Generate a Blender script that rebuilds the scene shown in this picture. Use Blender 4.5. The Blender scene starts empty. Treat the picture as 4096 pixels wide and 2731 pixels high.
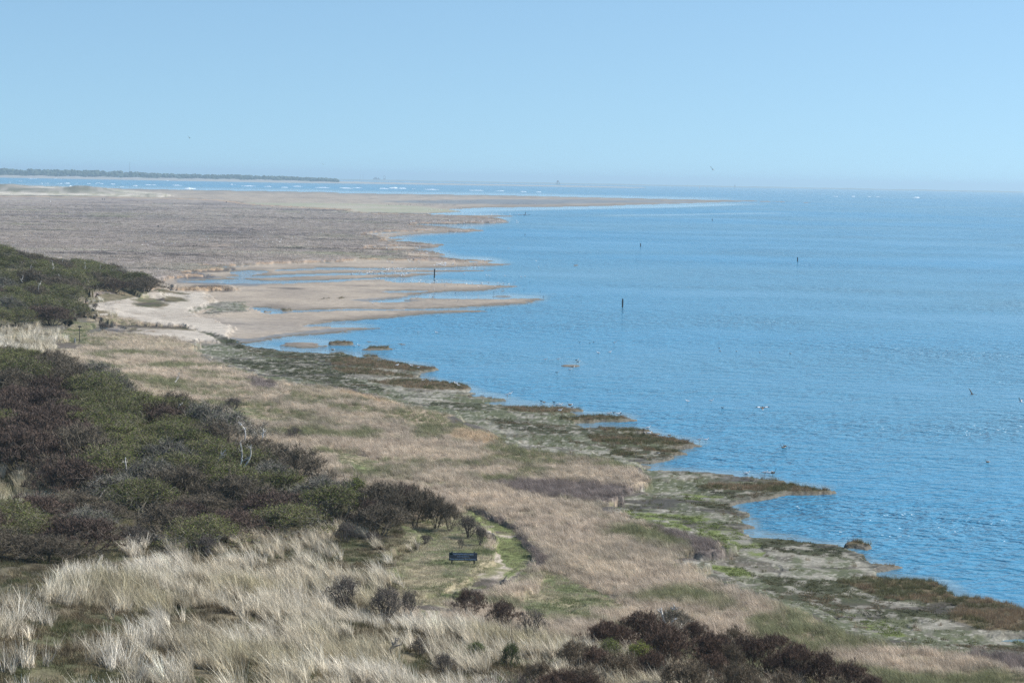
import bpy, bmesh, math, random
import numpy as np
from mathutils import Vector, Matrix, Euler

random.seed(7)
rng = np.random.default_rng(7)
sc = bpy.context.scene
COL = sc.collection
# ------------------------------------------------------------------ camera (70 mm lens, eye 24 m above the water)
F = 7964.0; HC = 24.0; RE = 7.4e6
ROLL = math.atan(0.0182)
PITCH = math.atan((1365.5 - 711.0) * math.cos(ROLL) / F)
Fw = np.array([0, math.cos(PITCH), -math.sin(PITCH)])
U0 = np.array([0, math.sin(PITCH), math.cos(PITCH)]); R0 = np.array([1.0, 0, 0])
Rv = math.cos(ROLL) * R0 + math.sin(ROLL) * U0
Uv = -math.sin(ROLL) * R0 + math.cos(ROLL) * U0
cam_d = bpy.data.cameras.new('camera'); cam = bpy.data.objects.new('camera', cam_d); COL.objects.link(cam)
cam_d.sensor_width = 36.0; cam_d.lens = 36.0 * F / 4096.0; cam_d.clip_start = 0.5; cam_d.clip_end = 60000
M = Matrix(((Rv[0], Uv[0], -Fw[0], 0), (Rv[1], Uv[1], -Fw[1], 0), (Rv[2], Uv[2], -Fw[2], HC), (0, 0, 0, 1)))
cam.matrix_world = M; sc.camera = cam

def proj(x, y, z):
    dz = z - HC
    zc = y * Fw[1] + dz * Fw[2]
    return (2048 + F * (x * Rv[0] + y * Rv[1] + dz * Rv[2]) / zc, 1365.5 - F * (x * Uv[0] + y * Uv[1] + dz * Uv[2]) / zc)
def ray(px, py):
    d = Fw + Rv * (px - 2048) / F - Uv * (py - 1365.5) / F
    return d / d[1]                       # per metre of distance along +Y
def at_dist(px, py, D):
    d = ray(px, py); return Vector((d[0] * D, D, HC + d[2] * D))

# ------------------------------------------------------------------ noise
def vnoise(x, y, seed=0):
    xi = np.floor(x).astype(np.int64); yi = np.floor(y).astype(np.int64)
    fx = x - xi; fy = y - yi
    fx = fx * fx * (3 - 2 * fx); fy = fy * fy * (3 - 2 * fy)
    def h(a, b):
        n = (a * 374761393 + b * 668265263 + seed * 974634777) & 0xffffffff
        n = ((n ^ (n >> 13)) * 1274126177) & 0xffffffff
        n = n ^ (n >> 16)
        return (n & 0xffff) / 65535.0
    return (h(xi, yi) * (1 - fx) + h(xi + 1, yi) * fx) * (1 - fy) + (h(xi, yi + 1) * (1 - fx) + h(xi + 1, yi + 1) * fx) * fy
def fbm(x, y, wl, oct=4, seed=0):
    s = np.zeros_like(x, dtype=float); a = 1.0; t = 0
    for i in range(oct):
        s += a * (vnoise(x / wl + 17.3 * i, y / wl - 9.1 * i, seed + i) - .5); t += a * .5; a *= .55; wl *= .48
    return s / t                           # about -1..1
def smooth(a, b, x):
    t = np.clip((x - a) / (b - a), 0, 1); return t * t * (3 - 2 * t)

# ------------------------------------------------------------------ plan of the shore: regions traced on the ground
S = 0.5; OX, OY = -700, 600; RW, RH = 2750, 1400
cls = np.zeros((RH, RW), np.uint8)
def fill(c, pts, only=None):
    p = np.array([((x - OX) * S, (y - OY) * S) for x, y in pts])
    y0 = max(0, int(p[:, 1].min())); y1 = min(RH - 1, int(p[:, 1].max()) + 1)
    n = len(p); xa = p; xb = np.roll(p, -1, axis=0)
    for r in range(y0, y1 + 1):
        yy = r + .5
        m = ((xa[:, 1] <= yy) & (xb[:, 1] > yy)) | ((xb[:, 1] <= yy) & (xa[:, 1] > yy))
        if not m.any(): continue
        xs = np.sort(xa[m, 0] + (yy - xa[m, 1]) * (xb[m, 0] - xa[m, 0]) / (xb[m, 1] - xa[m, 1]))
        for k in range(0, len(xs) - 1, 2):
            a = max(0, int(round(xs[k]))); b = min(RW, int(round(xs[k + 1])))
            if b > a:
                if only is None: cls[r, a:b] = c
                else:
                    seg = cls[r, a:b]; seg[np.isin(seg, only)] = c
def Z(ox, oy, s): return lambda pts: [(ox + x / s, oy + y / s) for x, y in pts]
Z1 = Z(0, 600, 1.68); Z2 = Z(1300, 600, 1.68); Z3 = Z(2600, 600, 1.572); Z4 = Z(0, 1300, 1.68); Z5 = Z(1300, 1300, 1.68)
Z6 = Z(2600, 1300, 1.572); Z8 = Z(1300, 1900, 1.68); Z9 = Z(2600, 1900, 1.572)
WATER, FLAT, FARM, MUD, REED, GREEN, PATH, DUNE, SAND, THICK, ALGD, ALGB, CORD, FARD, GFLAT, WET, DREED, RIM, RUT = range(19)
# far sand spit
fill(FLAT, [(-700, 745)] + Z1([(0, 250), (700, 255), (1400, 268), (2352, 283)]) + Z2([(0, 286), (1176, 302), (2352, 328)]) + Z3([(0, 304), (600, 315), (1000, 328), (1540, 342), (1000, 333), (600, 324), (400, 330), (0, 346)])
     + Z2([(2352, 362), (1900, 375), (1500, 383), (1100, 386), (900, 396), (800, 399), (940, 410), (700, 425), (600, 432)]) + [(-700, 900)])
fill(WET, Z3([(0, 318), (300, 322), (380, 328), (0, 338)]) + Z2([(2352, 350), (1400, 368), (700, 360), (300, 345), (900, 335), (1600, 332), (2352, 340)]))
fill(GFLAT, Z2([(-1800, 345), (0, 358), (300, 362), (600, 375), (760, 395), (930, 410), (700, 420), (300, 425), (0, 410), (-400, 380), (-1800, 372)]))
fill(WET, Z2([(300, 420), (560, 424), (760, 430), (560, 434), (330, 427)]))
# marsh beyond the bay
fill(FLAT, Z2([(500, 440), (900, 432), (1380, 437), (1200, 447), (900, 455)]))
fill(FLAT, Z2([(600, 500), (900, 488), (1310, 480), (1100, 492), (760, 498)]))
fill(FLAT, Z2([(250, 560), (560, 545), (700, 530), (1010, 525), (1100, 541), (900, 548), (640, 562), (500, 575), (420, 585), (560, 592), (450, 606), (300, 600)]))
fill(FLAT, Z2([(100, 655), (400, 640), (700, 628), (815, 624), (740, 650), (560, 668), (200, 668)]))
fill(FLAT, Z2([(400, 700), (700, 690), (860, 696), (760, 706), (1000, 708), (700, 716), (400, 716)]))
fill(FARM, [(-700, 775)] + Z1([(0, 300), (600, 312), (1150, 322), (1450, 335), (1700, 365), (2352, 400)]) + Z2([(160, 408), (330, 424), (600, 432), (900, 442), (1150, 460), (1250, 484), (900, 489), (570, 493),
     (560, 501), (800, 518), (1000, 545), (700, 541), (400, 546), (270, 556), (250, 566), (330, 580), (400, 598), (360, 610), (550, 622), (740, 640), (500, 641), (280, 646), (250, 656), (470, 664), (660, 680),
     (820, 698), (560, 700), (560, 714), (800, 724), (1000, 748), (800, 746), (560, 739), (300, 741), (150, 749), (0, 746)])
     + Z1([(2100, 752), (1750, 763), (1500, 774), (1350, 776), (1500, 790), (1590, 800), (1400, 814), (1200, 824), (1320, 836), (1460, 849), (1300, 854), (1130, 862), (1180, 880), (1240, 900), (1450, 925), (1570, 938), (1400, 942), (1200, 938), (1000, 950), (0, 1150)]) + [(-700, 1290)])
fill(FARD, [(-700, 735), (0, 740), (420, 752), (560, 765), (690, 780), (660, 790), (400, 786), (0, 784), (-700, 784)])
# sand flats of the bay
fill(FLAT, Z1([(1120, 862), (1300, 855), (1480, 848), (1330, 836), (1210, 823), (1590, 801), (1520, 780), (1760, 765), (2352, 747)]) + Z2([(0, 748), (300, 735), (560, 740), (900, 748), (1040, 746), (900, 728), (1050, 727), (1200, 738), (1060, 749),
     (1320, 761), (1150, 771), (900, 780), (700, 787), (500, 787), (700, 797), (1000, 797), (1230, 799), (1000, 806), (640, 813), (500, 815), (700, 822), (815, 827), (620, 838), (560, 851), (420, 852), (420, 866), (530, 880), (850, 884), (1000, 893), (1150, 902),
     (1350, 905), (1150, 926), (1050, 940), (830, 946), (700, 956), (570, 972), (500, 985), (600, 985), (800, 992), (1200, 990), (1450, 987), (1560, 994), (1400, 1010), (1390, 1020), (1250, 1036), (1000, 1046), (750, 1053), (500, 1062),
     (800, 1063), (1000, 1064), (1040, 1072), (900, 1084), (700, 1093), (500, 1109), (450, 1119), (250, 1126), (100, 1136), (0, 1140)])
     + Z1([(2200, 1142), (2050, 1168), (2352, 1176)]) + Z2([(0, 1178), (440, 1183), (240, 1201), (80, 1216), (0, 1229)]) + Z4([(2200, 46), (2000, 57), (1800, 87), (1700, 102), (1570, 94), (1600, 110), (1400, 130), (740, 60), (740, 20), (600, -60), (880, -130), (900, -180), (1000, -230)]))
fill(WATER, Z1([(1220, 872), (1400, 880), (1600, 884), (1900, 889), (2352, 875), (2352, 866), (2000, 866), (1800, 872), (1600, 860), (1400, 868)]) + Z2([]))
fill(WATER, Z2([(-100, 872), (0, 876), (250, 862), (500, 857), (500, 848), (300, 852), (100, 862)]))
fill(WATER, Z1([(1560, 816), (1700, 803), (1860, 810), (1700, 826), (1600, 838)]))
fill(WATER, Z1([(1500, 848), (1700, 838), (2000, 828), (2352, 822), (2352, 829), (2000, 838), (1800, 847), (1600, 853)]))
fill(WATER, Z2([(-60, 822), (200, 821), (420, 817), (600, 820), (400, 826), (150, 830), (-60, 832)]))
fill(WATER, Z1([(1850, 800), (2100, 792), (2352, 785), (2352, 793), (2100, 799), (1950, 804)]) )
fill(WATER, Z2([(-80, 785), (200, 790), (500, 790), (640, 792), (300, 796), (0, 796)]))
fill(WATER, Z2([(410, 941), (560, 939), (720, 943), (600, 948), (460, 947)]))
fill(WATER, Z1([(1740, 1047), (1860, 1048), (1935, 1056), (1900, 1066), (1960, 1072), (2352, 1061), (2352, 1068), (2000, 1080), (1900, 1088), (1790, 1086), (1800, 1070)]))
fill(WATER, Z2([(-60, 1064), (300, 1062), (620, 1059), (760, 1056), (760, 1065), (400, 1067), (-60, 1071)]))
fill(WET, Z2([(180, 1012), (300, 1000), (420, 990), (560, 978), (640, 985), (480, 1000), (620, 1008), (560, 1018), (300, 1022)]))
fill(WATER, Z2([(330, 1010), (430, 997), (560, 984), (600, 985), (470, 1000), (560, 1012), (440, 1016)]))
fill(WATER, Z1([(2020, 1172), (2160, 1152), (2260, 1140), (2352, 1139), (2352, 1172), (2200, 1174)]))
fill(WET, Z1([(1100, 760), (1500, 860), (1300, 870), (1800, 900), (1700, 912), (1200, 890)]), only=[FLAT])
fill(WET, Z1([(1580, 1262), (1750, 1272), (1950, 1225), (2150, 1205), (2352, 1200), (2352, 1216), (2000, 1238), (1800, 1278), (1650, 1290)]), only=[FLAT, WATER])
# main land
shore = (Z4([(560, 110), (740, 60), (1400, 125), (1560, 112), (1700, 142), (1900, 165), (2100, 176), (2352, 196)]) + Z5([(60, 205), (200, 216), (440, 238), (430, 250), (600, 260), (772, 281), (700, 290), (620, 300), (590, 320), (600, 336), (692, 351), (620, 362),
         (680, 374), (850, 385), (1012, 420), (900, 432), (1046, 437), (1000, 456), (930, 462), (1100, 467), (1298, 482), (1200, 492), (1090, 500), (1300, 520), (1450, 530), (1500, 534), (1715, 549), (1600, 561), (1520, 566), (1690, 578), (1620, 590), (1750, 602), (1800, 594), (2000, 600), (2160, 621),
         (2000, 631), (1800, 629), (1700, 648), (1690, 664), (1800, 680), (2000, 690), (2170, 698), (2288, 716), (2130, 726), (2100, 735)])
         + Z6([(0, 685), (150, 704), (404, 743), (200, 757), (120, 758), (282, 786), (100, 800), (182, 820), (130, 841), (40, 846), (-60, 862), (40, 873), (0, 885), (-40, 892), (0, 900), (200, 910), (500, 925), (808, 961), (720, 976), (850, 990), (1000, 1012), (1222, 1031), (1050, 1041),
         (850, 1046), (640, 1081), (600, 1100), (480, 1120), (490, 1141), (580, 1176), (590, 1212), (690, 1251), (600, 1262), (660, 1300), (900, 1332), (950, 1346), (1180, 1378)])
         + Z9([(1195, 440), (1262, 486), (1370, 545), (1578, 555), (1520, 572), (1370, 586), (1462, 632), (1650, 636), (1850, 661), (1962, 745), (2090, 781), (2200, 806), (2352, 836), (2900, 960), (3400, 1100)]) + [(4800, 3400), (-700, 3400), (-700, 1285), (0, 1275)])
fill(MUD, shore)
fill(WATER, Z9([(2130, 995), (2250, 1002), (2900, 1010), (2900, 1050), (2352, 1022), (2200, 1010)]))
reed = (Z4([(420, 100), (560, 70), (740, 40), (900, 55), (1100, 78), (1240, 102), (1330, 140), (1310, 200), (1450, 270), (1550, 300), (1750, 372), (2000, 402), (2352, 432)]) + Z5([(0, 416), (200, 446), (400, 500), (478, 536), (600, 560), (830, 612), (900, 650), (1050, 700), (1140, 758), (1190, 802), (1280, 832), (1500, 862), (1800, 885), (1930, 920), (2080, 950),
        (2140, 1000), (2190, 1085), (2130, 1122), (1985, 1150), (2005, 1200), (1850, 1234), (1830, 1250), (1950, 1275), (2100, 1300)]) + Z9([(0, 308), (150, 345), (300, 400), (400, 420), (486, 486), (450, 522), (230, 520), (110, 536), (200, 572), (395, 610), (330, 640), (310, 668), (480, 690), (640, 762), (830, 822), (1000, 882),
        (1150, 962), (1300, 1012), (1500, 1062), (1800, 1102), (2000, 1132), (2352, 1190), (2900, 1280)]) + [(4800, 3400), (-700, 3400), (-700, 1400), (0, 1420)])
fill(REED, reed)
# beach sand at the head of the bay, with marsh tongues on it
fill(SAND, Z1([(400, 1060), (500, 1090), (740, 1000), (900, 960), (1160, 955), (1400, 958), (1380, 1000), (1480, 1030), (1400, 1080), (1300, 1110), (1500, 1180), (1600, 1240), (1500, 1290), (1250, 1275), (900, 1220), (760, 1180), (600, 1110)]))
fill(RIM, Z1([(1150, 925), (1450, 918), (1590, 936), (1400, 944), (1200, 940)]))
for P in (Z1([(600, 985), (760, 960), (900, 935), (1000, 940), (980, 975), (860, 1000), (700, 1020), (600, 1040)]), Z1([(905, 1000), (1000, 985), (1130, 1010), (1010, 1030), (930, 1025)]), Z1([(620, 1118), (760, 1105), (840, 1125), (700, 1140)])):
    fill(DUNE, P)
for P in (Z1([(530, 1080), (700, 1070), (800, 1085), (640, 1105)]), Z1([(1000, 935), (1120, 930), (1180, 950), (1080, 960)]), Z1([(1080, 1000), (1220, 1005), (1300, 1018), (1120, 1022)]), Z1([(840, 1190), (980, 1215), (900, 1222)])):
    fill(CORD, P)
fill(CORD, Z1([(900, 1030), (1080, 1020), (1200, 1048), (1080, 1060), (930, 1045)]))
fill(CORD, Z1([(1090, 985), (1250, 992), (1300, 1012), (1150, 1018)])); fill(CORD, Z1([(1100, 945), (1200, 955), (1280, 975), (1150, 968)]))
fill(GREEN, Z1([(920, 975), (1000, 970), (1040, 990), (960, 1005)]))
fill(REED, Z1([(580, 1140), (700, 1115), (900, 1130), (1100, 1165), (1300, 1190), (1330, 1215), (1100, 1195), (850, 1180), (700, 1170)]))
fill(CORD, Z1([(760, 1168), (1000, 1180), (1250, 1190), (1400, 1225), (1250, 1208), (1000, 1198), (780, 1185)]))
fill(MUD, Z1([(1290, 1100), (1480, 1020), (1620, 1020), (1740, 1060), (1700, 1085), (1560, 1090), (1430, 1110), (1500, 1060)]), only=[FLAT, SAND, WET])
fill(ALGD, Z4([(1380, 45), (1450, 55), (1560, 85), (1750, 160), (1900, 175), (2352, 205), (2352, 230), (2000, 240), (1650, 190), (1480, 120)]))
fill(ALGD, Z4([(1600, 250), (2000, 230), (2352, 300), (2352, 400), (2100, 380), (1800, 340)]))
fill(ALGD, Z4([(1450, 205), (1700, 230), (1900, 290), (1700, 300), (1500, 260)]))
# tidal growth near the water
for P in (Z5([(0, 215), (440, 238), (500, 262), (772, 281), (600, 300), (300, 290), (0, 270)]), Z5([(0, 285), (300, 300), (600, 338), (692, 351), (400, 340), (100, 320)]), Z5([(330, 378), (650, 368), (850, 385), (1012, 420), (880, 432), (650, 425), (450, 400)]), Z5([(920, 462), (1298, 482), (1180, 486), (1000, 474)]),
          Z5([(1200, 545), (1480, 538), (1715, 549), (1600, 562), (1690, 578), (1500, 585), (1250, 565)]), Z5([(1580, 630), (1750, 602), (2000, 600), (2160, 621), (1900, 632), (1700, 650)]), Z5([(1700, 690), (2170, 698), (2290, 716), (2050, 722), (1700, 720)]), Z5([(1750, 740), (2100, 735), (2352, 760), (2352, 790), (2000, 800), (1800, 780)]),
          Z6([(0, 690), (150, 704), (404, 743), (200, 757), (0, 740)]), Z6([(-200, 790), (0, 765), (282, 786), (100, 800), (-200, 820)]), Z6([(500, 930), (808, 961), (700, 970), (560, 950)]), Z6([(300, 1005), (850, 990), (1222, 1031), (1050, 1041), (700, 1045), (350, 1030)]),
          Z9([(1370, 545), (1578, 555), (1500, 575), (1380, 570)]), Z9([(1200, 665), (1450, 635), (1850, 661), (1962, 745), (2352, 836), (3200, 1060), (3200, 1180), (2352, 975), (2100, 960), (1900, 900), (1900, 800), (1500, 770), (1250, 730)])):
    fill(CORD, P)
for P in (Z5([(1100, 630), (1350, 650), (1800, 690), (2100, 730), (2050, 760), (1700, 745), (1400, 740), (1200, 690)]), Z5([(760, 515), (1100, 525), (1300, 560), (900, 570), (740, 540)]), Z5([(0, 330), (280, 370), (400, 440), (150, 430), (0, 400)]), Z5([(1500, 770), (1900, 800), (2352, 850), (2352, 890), (1900, 830)]),
          Z6([(-150, 815), (182, 820), (130, 841), (-150, 835)]), Z6([(330, 1030), (700, 1045), (850, 1050), (640, 1081), (500, 1100), (400, 1060)]), Z6([(250, 1090), (480, 1120), (580, 1176), (590, 1212), (400, 1170), (280, 1120)]), Z9([(480, 360), (950, 400), (1200, 445), (1370, 545), (1200, 520), (900, 500), (560, 440)]),
          Z9([(680, 640), (1200, 670), (1500, 775), (1900, 810), (1900, 905), (1500, 900), (1100, 840), (760, 760)]), Z9([(1800, 1060), (2300, 1060), (3000, 1180), (2352, 1130)])):
    fill(ALGD, P)
for P in (Z6([(190, 1060), (480, 1080), (400, 1110), (250, 1075)]), Z9([(-200, 215), (300, 250), (560, 330), (700, 440), (640, 510), (380, 420), (250, 350), (-100, 290)]), Z9([(400, 560), (640, 600), (700, 660), (500, 640)]), Z9([(1100, 850), (1400, 900), (1700, 1010), (1500, 1020), (1300, 940)])):
    fill(ALGB, P)
# dark reed bed and wet dark edges
fill(DREED, Z5([(1150, 1050), (1500, 1040), (2000, 1070), (2180, 1080), (2130, 1120), (1990, 1150), (2000, 1200), (1700, 1180), (1300, 1120)]))
fill(DREED, Z9([(0, 300), (300, 392), (486, 486), (440, 520), (200, 515), (250, 480), (150, 400)]))
fill(DREED, Z4([(1600, 340), (1850, 400), (1900, 430), (1750, 425), (1640, 380)]))
fill(DREED, Z9([(1900, 1110), (2352, 1130), (3200, 1300), (2600, 1300)]))
fill(RIM, Z5([(840, 735), (1000, 700), (1140, 758), (1080, 800), (900, 780)])); fill(RIM, Z5([(200, 446), (478, 536), (350, 520), (100, 450)]))
# dunes, thicket ground, path
fill(DUNE, [(-700, 1270), (0, 1290), (250, 1320), (300, 1380), (200, 1420), (0, 1400), (-700, 1420)])
fill(THICK, [(-700, 1010), (0, 1030), (250, 1040), (480, 1120), (590, 1165), (560, 1180), (400, 1165), (290, 1200), (270, 1225), (300, 1290), (230, 1300), (100, 1310), (-700, 1330)])
fill(GREEN, Z1([(250, 960), (340, 950), (380, 1010), (320, 1050), (270, 1010)]))
fill(GREEN, Z1([(500, 1150), (640, 1160), (620, 1260), (560, 1330), (480, 1290), (420, 1230)])); fill(RUT, Z1([(380, 1290), (500, 1290), (570, 1320), (560, 1344), (420, 1344)]))
thick = [(-700, 1440), (0, 1460), (250, 1500), (500, 1625), (700, 1700), (900, 1790), (1090, 1900), (1290, 2010), (1480, 2065), (1600, 2090), (1790, 2130), (1830, 2160), (1730, 2175), (1560, 2165), (1420, 2125), (1250, 2090), (1180, 2140), (900, 2170), (820, 2215), (700, 2150),
         (470, 2150), (430, 2210), (300, 2300), (150, 2390), (0, 2440), (-700, 2600)]
fill(DUNE, [(-700, 2500), (0, 2360), (400, 2130), (700, 2080), (1200, 2040), (1500, 2080), (1700, 2120), (1790, 2180), (1700, 2250), (1600, 2330), (1560, 2420), (1640, 2500), (1800, 2500), (2100, 2570), (2500, 2620), (2900, 2700), (3600, 2800), (4400, 3000), (4800, 3400), (-700, 3400)])
fill(THICK, thick)
fill(DUNE, [(-700, 1870), (0, 1885), (60, 1900), (180, 1960), (300, 2030), (200, 2075), (0, 2110), (-700, 2100)])
fill(GREEN, Z8([(500, 330), (880, 240), (1030, 250), (1080, 400), (1200, 540), (1180, 690), (1040, 760), (900, 830), (800, 930), (640, 960), (460, 800), (420, 620), (620, 500), (500, 420)]))
fill(GREEN, Z8([(1400, 640), (1600, 700), (1900, 800), (2000, 900), (1800, 920), (1600, 1010), (1450, 1000), (1300, 900), (1420, 760)]))
fill(GREEN, Z5([(50, 850), (200, 880), (450, 1010), (300, 1030), (150, 960), (60, 900)])); fill(GREEN, Z4([(1480, 540), (1680, 560), (1900, 660), (1780, 670), (1600, 600)]))
fill(PATH, Z8([(900, 215), (1030, 250), (1160, 310), (1290, 380), (1400, 460), (1425, 560), (1390, 650), (1260, 720), (1120, 790), (960, 850), (800, 860), (900, 760), (1060, 680), (1180, 600), (1210, 520), (1150, 420), (1040, 320), (940, 260)]))
fill(RUT, Z8([(1190, 500), (1225, 520), (1220, 620), (1160, 690), (1050, 750), (940, 750), (1040, 680), (1160, 620), (1185, 560)])); fill(RUT, Z8([(1370, 600), (1410, 590), (1400, 630), (1360, 650)]))
fill(RUT, Z8([(1040, 310), (1140, 370), (1260, 390), (1330, 410), (1290, 430), (1160, 410), (1060, 350)])); fill(RUT, Z8([(640, 880), (760, 860), (870, 880), (860, 930), (700, 960), (640, 930)]))
fill(RUT, Z8([(1180, 560), (1230, 540), (1240, 640), (1200, 720), (1080, 800), (960, 820), (1060, 740), (1150, 680)]))
fill(RUT, Z8([(1200, 700), (1380, 640), (1340, 660), (1200, 730)]))
fill(DREED, Z8([(1000, 222), (1150, 270), (1290, 345), (1410, 430), (1475, 520), (1460, 640), (1405, 650), (1425, 540), (1385, 460), (1290, 390), (1150, 312), (1000, 250)]))
# islets
def islet(c, x, y, w, h):
    fill(c, [(x + w * math.cos(a) * (1 + .15 * math.sin(3 * a)), y + h * math.sin(a)) for a in np.linspace(0, 2 * math.pi, 17)[:-1]])
for c, x, y, w, h in ((FLAT, 1230, 1372, 70, 13), (CORD, 1350, 1364, 44, 7), (CORD, 1330, 1408, 32, 4), (CORD, 1495, 1387, 60, 5), (CORD, 1436, 1413, 24, 4), (CORD, 1465, 1424, 45, 5), (FLAT, 1496, 1356, 36, 2.5), (FLAT, 1608, 1369, 28, 2.5), (FLAT, 1741, 1495, 24, 2),
                      (CORD, 2014, 1160, 9, 1.8), (FLAT, 2012, 1181, 55, 3.5), (FLAT, 2000, 990, 18, 2), (CORD, 2306, 1058, 14, 2.2), (FLAT, 2294, 1452, 46, 7), (CORD, 3434, 2172, 62, 9), (FLAT, 2180, 1170, 50, 2), (CORD, 2302, 1630, 22, 5), (CORD, 1320, 1192, 9, 3), (CORD, 1172, 1237, 18, 3), (CORD, 1107, 1241, 10, 3),
                      (CORD, 1394, 1191, 14, 2.5)):
    islet(c, x, y, w, h)

NC = 19
def blur(a):
    for ax in (0, 1):
        a = (np.roll(a, 1, ax) + 2 * a + np.roll(a, -1, ax)) / 4
    return a
onehot = [blur((cls == c).astype(np.float32)) for c in range(NC)]
def sample(arr, px, py):
    u = np.clip((px - OX) * S - .5, 0, RW - 2.001); v = np.clip((py - OY) * S - .5, 0, RH - 2.001)
    ui = u.astype(int); vi = v.astype(int); fu = u - ui; fv = v - vi
    return (arr[vi, ui] * (1 - fu) + arr[vi, ui + 1] * fu) * (1 - fv) + (arr[vi + 1, ui] * (1 - fu) + arr[vi + 1, ui + 1] * fu) * fv
def wideblur(a, kx, ky, n):
    for _ in range(n):
        a = (np.roll(a, kx, 1) + a + np.roll(a, -kx, 1)) / 3; a = (np.roll(a, ky, 0) + a + np.roll(a, -ky, 0)) / 3
    return a
high = wideblur(np.isin(cls, (FARM, REED, DREED, RIM, DUNE, THICK, GREEN, PATH, RUT)).astype(np.float32), 3, 2, 3)
highf = wideblur(np.isin(cls, (FARM, REED, DREED, RIM, DUNE, THICK, GREEN, PATH, RUT)).astype(np.float32), 2, 1, 2)
landm = wideblur((cls != WATER).astype(np.float32), 5, 3, 4)
def classes_at(x, y, z, amp=1.0):
    """weights of every region at a place on the ground, edges made ragged by world noise"""
    amp = amp * np.where(y < 450, 1.7, 1.0); a = x / y * 60; b = np.log(y) * 60
    k = amp * y / 110.0
    wx = k * (.55 * fbm(a, b, 2.4, 3, 5) + .2 * fbm(x, y, .9, 2, 15)); wy = k * (.55 * fbm(a, b, 2.4, 3, 9) + .2 * fbm(x, y, .9, 2, 19))
    px, py = proj(x + wx, y + wy, z)
    return np.stack([sample(o, px, py) for o in onehot], -1)
LEV = np.array([-.25, .09, .80, .17, .85, .66, .42, 1.1, .45, 1.2, .22, .18, .23, 1.0, .25, .03, .80, .92, .42])

def gs(x, y, cx, cy, sx, sy, h): return h * np.exp(-((x - cx) / sx) ** 2 - ((y - cy) / sy) ** 2)
def macro(x, y):
    m = gs(x, y, -30, 66, 24, 30, 6.0) + gs(x, y, 6, 66, 26, 18, 2.6) + gs(x, y, -64, 175, 24, 52, 4.2) + gs(x, y, -112, 350, 30, 52, 8.5)
    d = smooth(.35, 1.6, m) + .25 * smooth(.1, .6, m)
    b = fbm(x, y, 11.0, 2, 31) * .95 + fbm(x, y, 3.2, 3, 37) * .28
    m = m + d * b
    for px, D, sx, sy, h in ((-60, 2050, 38, 50, 10.5), (90, 2060, 30, 45, 5), (190, 2000, 40, 60, 4.5), (335, 2000, 22, 45, 7.6), (395, 2000, 18, 40, 4), (240, 1960, 60, 50, 3), (500, 1930, 60, 50, 2.2), (615, 1880, 20, 30, 3.0), (-300, 2050, 60, 60, 9)):
        m = m + gs(x, y, (px - 2048) / F * D, D, sx, sy, h * .62) * (1 + .35 * fbm(x, y, 30, 3, 41))
    return m
def curv(x, y): return -(x * x + y * y) / (2 * RE)
def height(x, y):
    w = classes_at(x, y, .3 + curv(x, y))
    z = w @ LEV
    mm = macro(x, y)
    rough = w[..., REED] * .16 + w[..., DREED] * .2 + w[..., MUD] * .07 + w[..., ALGD] * .1 + w[..., CORD] * .1 + w[..., THICK] * .2 + w[..., GREEN] * .06 + w[..., PATH] * .06 + w[..., FARM] * .2 + w[..., SAND] * .12
    z = z + rough * fbm(x, y, 4.0, 3, 51) + w[..., MUD] * .05 * np.sign(fbm(x, y, 5, 4, 77))
    z = z - .07 * (1 - smooth(.02, .065, np.abs(fbm(x / 2.4, y, 6, 3, 161)))) * (w[..., MUD] + w[..., ALGD]) * (y < 360)
    return z + mm * (1 - w[..., 0]) * (1 - w[..., FLAT] * .9) + curv(x, y)

# ------------------------------------------------------------------ ground sheet on a polar grid
dys = np.concatenate([np.arange(2760, 700, -2.8), np.arange(700, 52, -2.0)])
Ds = np.concatenate([np.arange(10, 69, 1.2), F * HC / dys])
cx = np.arange(-720, 4820, 5.2)
DD, PP = np.meshgrid(Ds, cx, indexing='ij')
GX = (PP - 2048) / F * DD; GY = DD
GZ = height(GX, GY)
NR, NCc = GX.shape
def zat(x, y):
    x = np.asarray(x, float); y = np.asarray(y, float)
    r = np.interp(y, Ds, np.arange(NR)); c = (x / y * F + 2048 - cx[0]) / 5.2
    r = np.clip(r, 0, NR - 1.001); c = np.clip(c, 0, NCc - 1.001)
    ri = r.astype(int); ci = c.astype(int); fr = r - ri; fc = c - ci
    return (GZ[ri, ci] * (1 - fc) + GZ[ri, ci + 1] * fc) * (1 - fr) + (GZ[ri + 1, ci] * (1 - fc) + GZ[ri + 1, ci + 1] * fc) * fr
def at(px, py, water=False):
    """the point of the ground (or water) seen at this place of the photograph"""
    d = ray(px, py); t = np.geomspace(30, 3600, 5000)
    x, y, z = d[0] * t, t, HC + d[2] * t
    g = zat(x, y)
    g = np.maximum(g, curv(x, y))
    k = np.nonzero(z < g)[0]
    if len(k) == 0: return at_dist(px, py, 3000)
    k = k[0]
    return Vector((x[k], y[k], g[k]))

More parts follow.
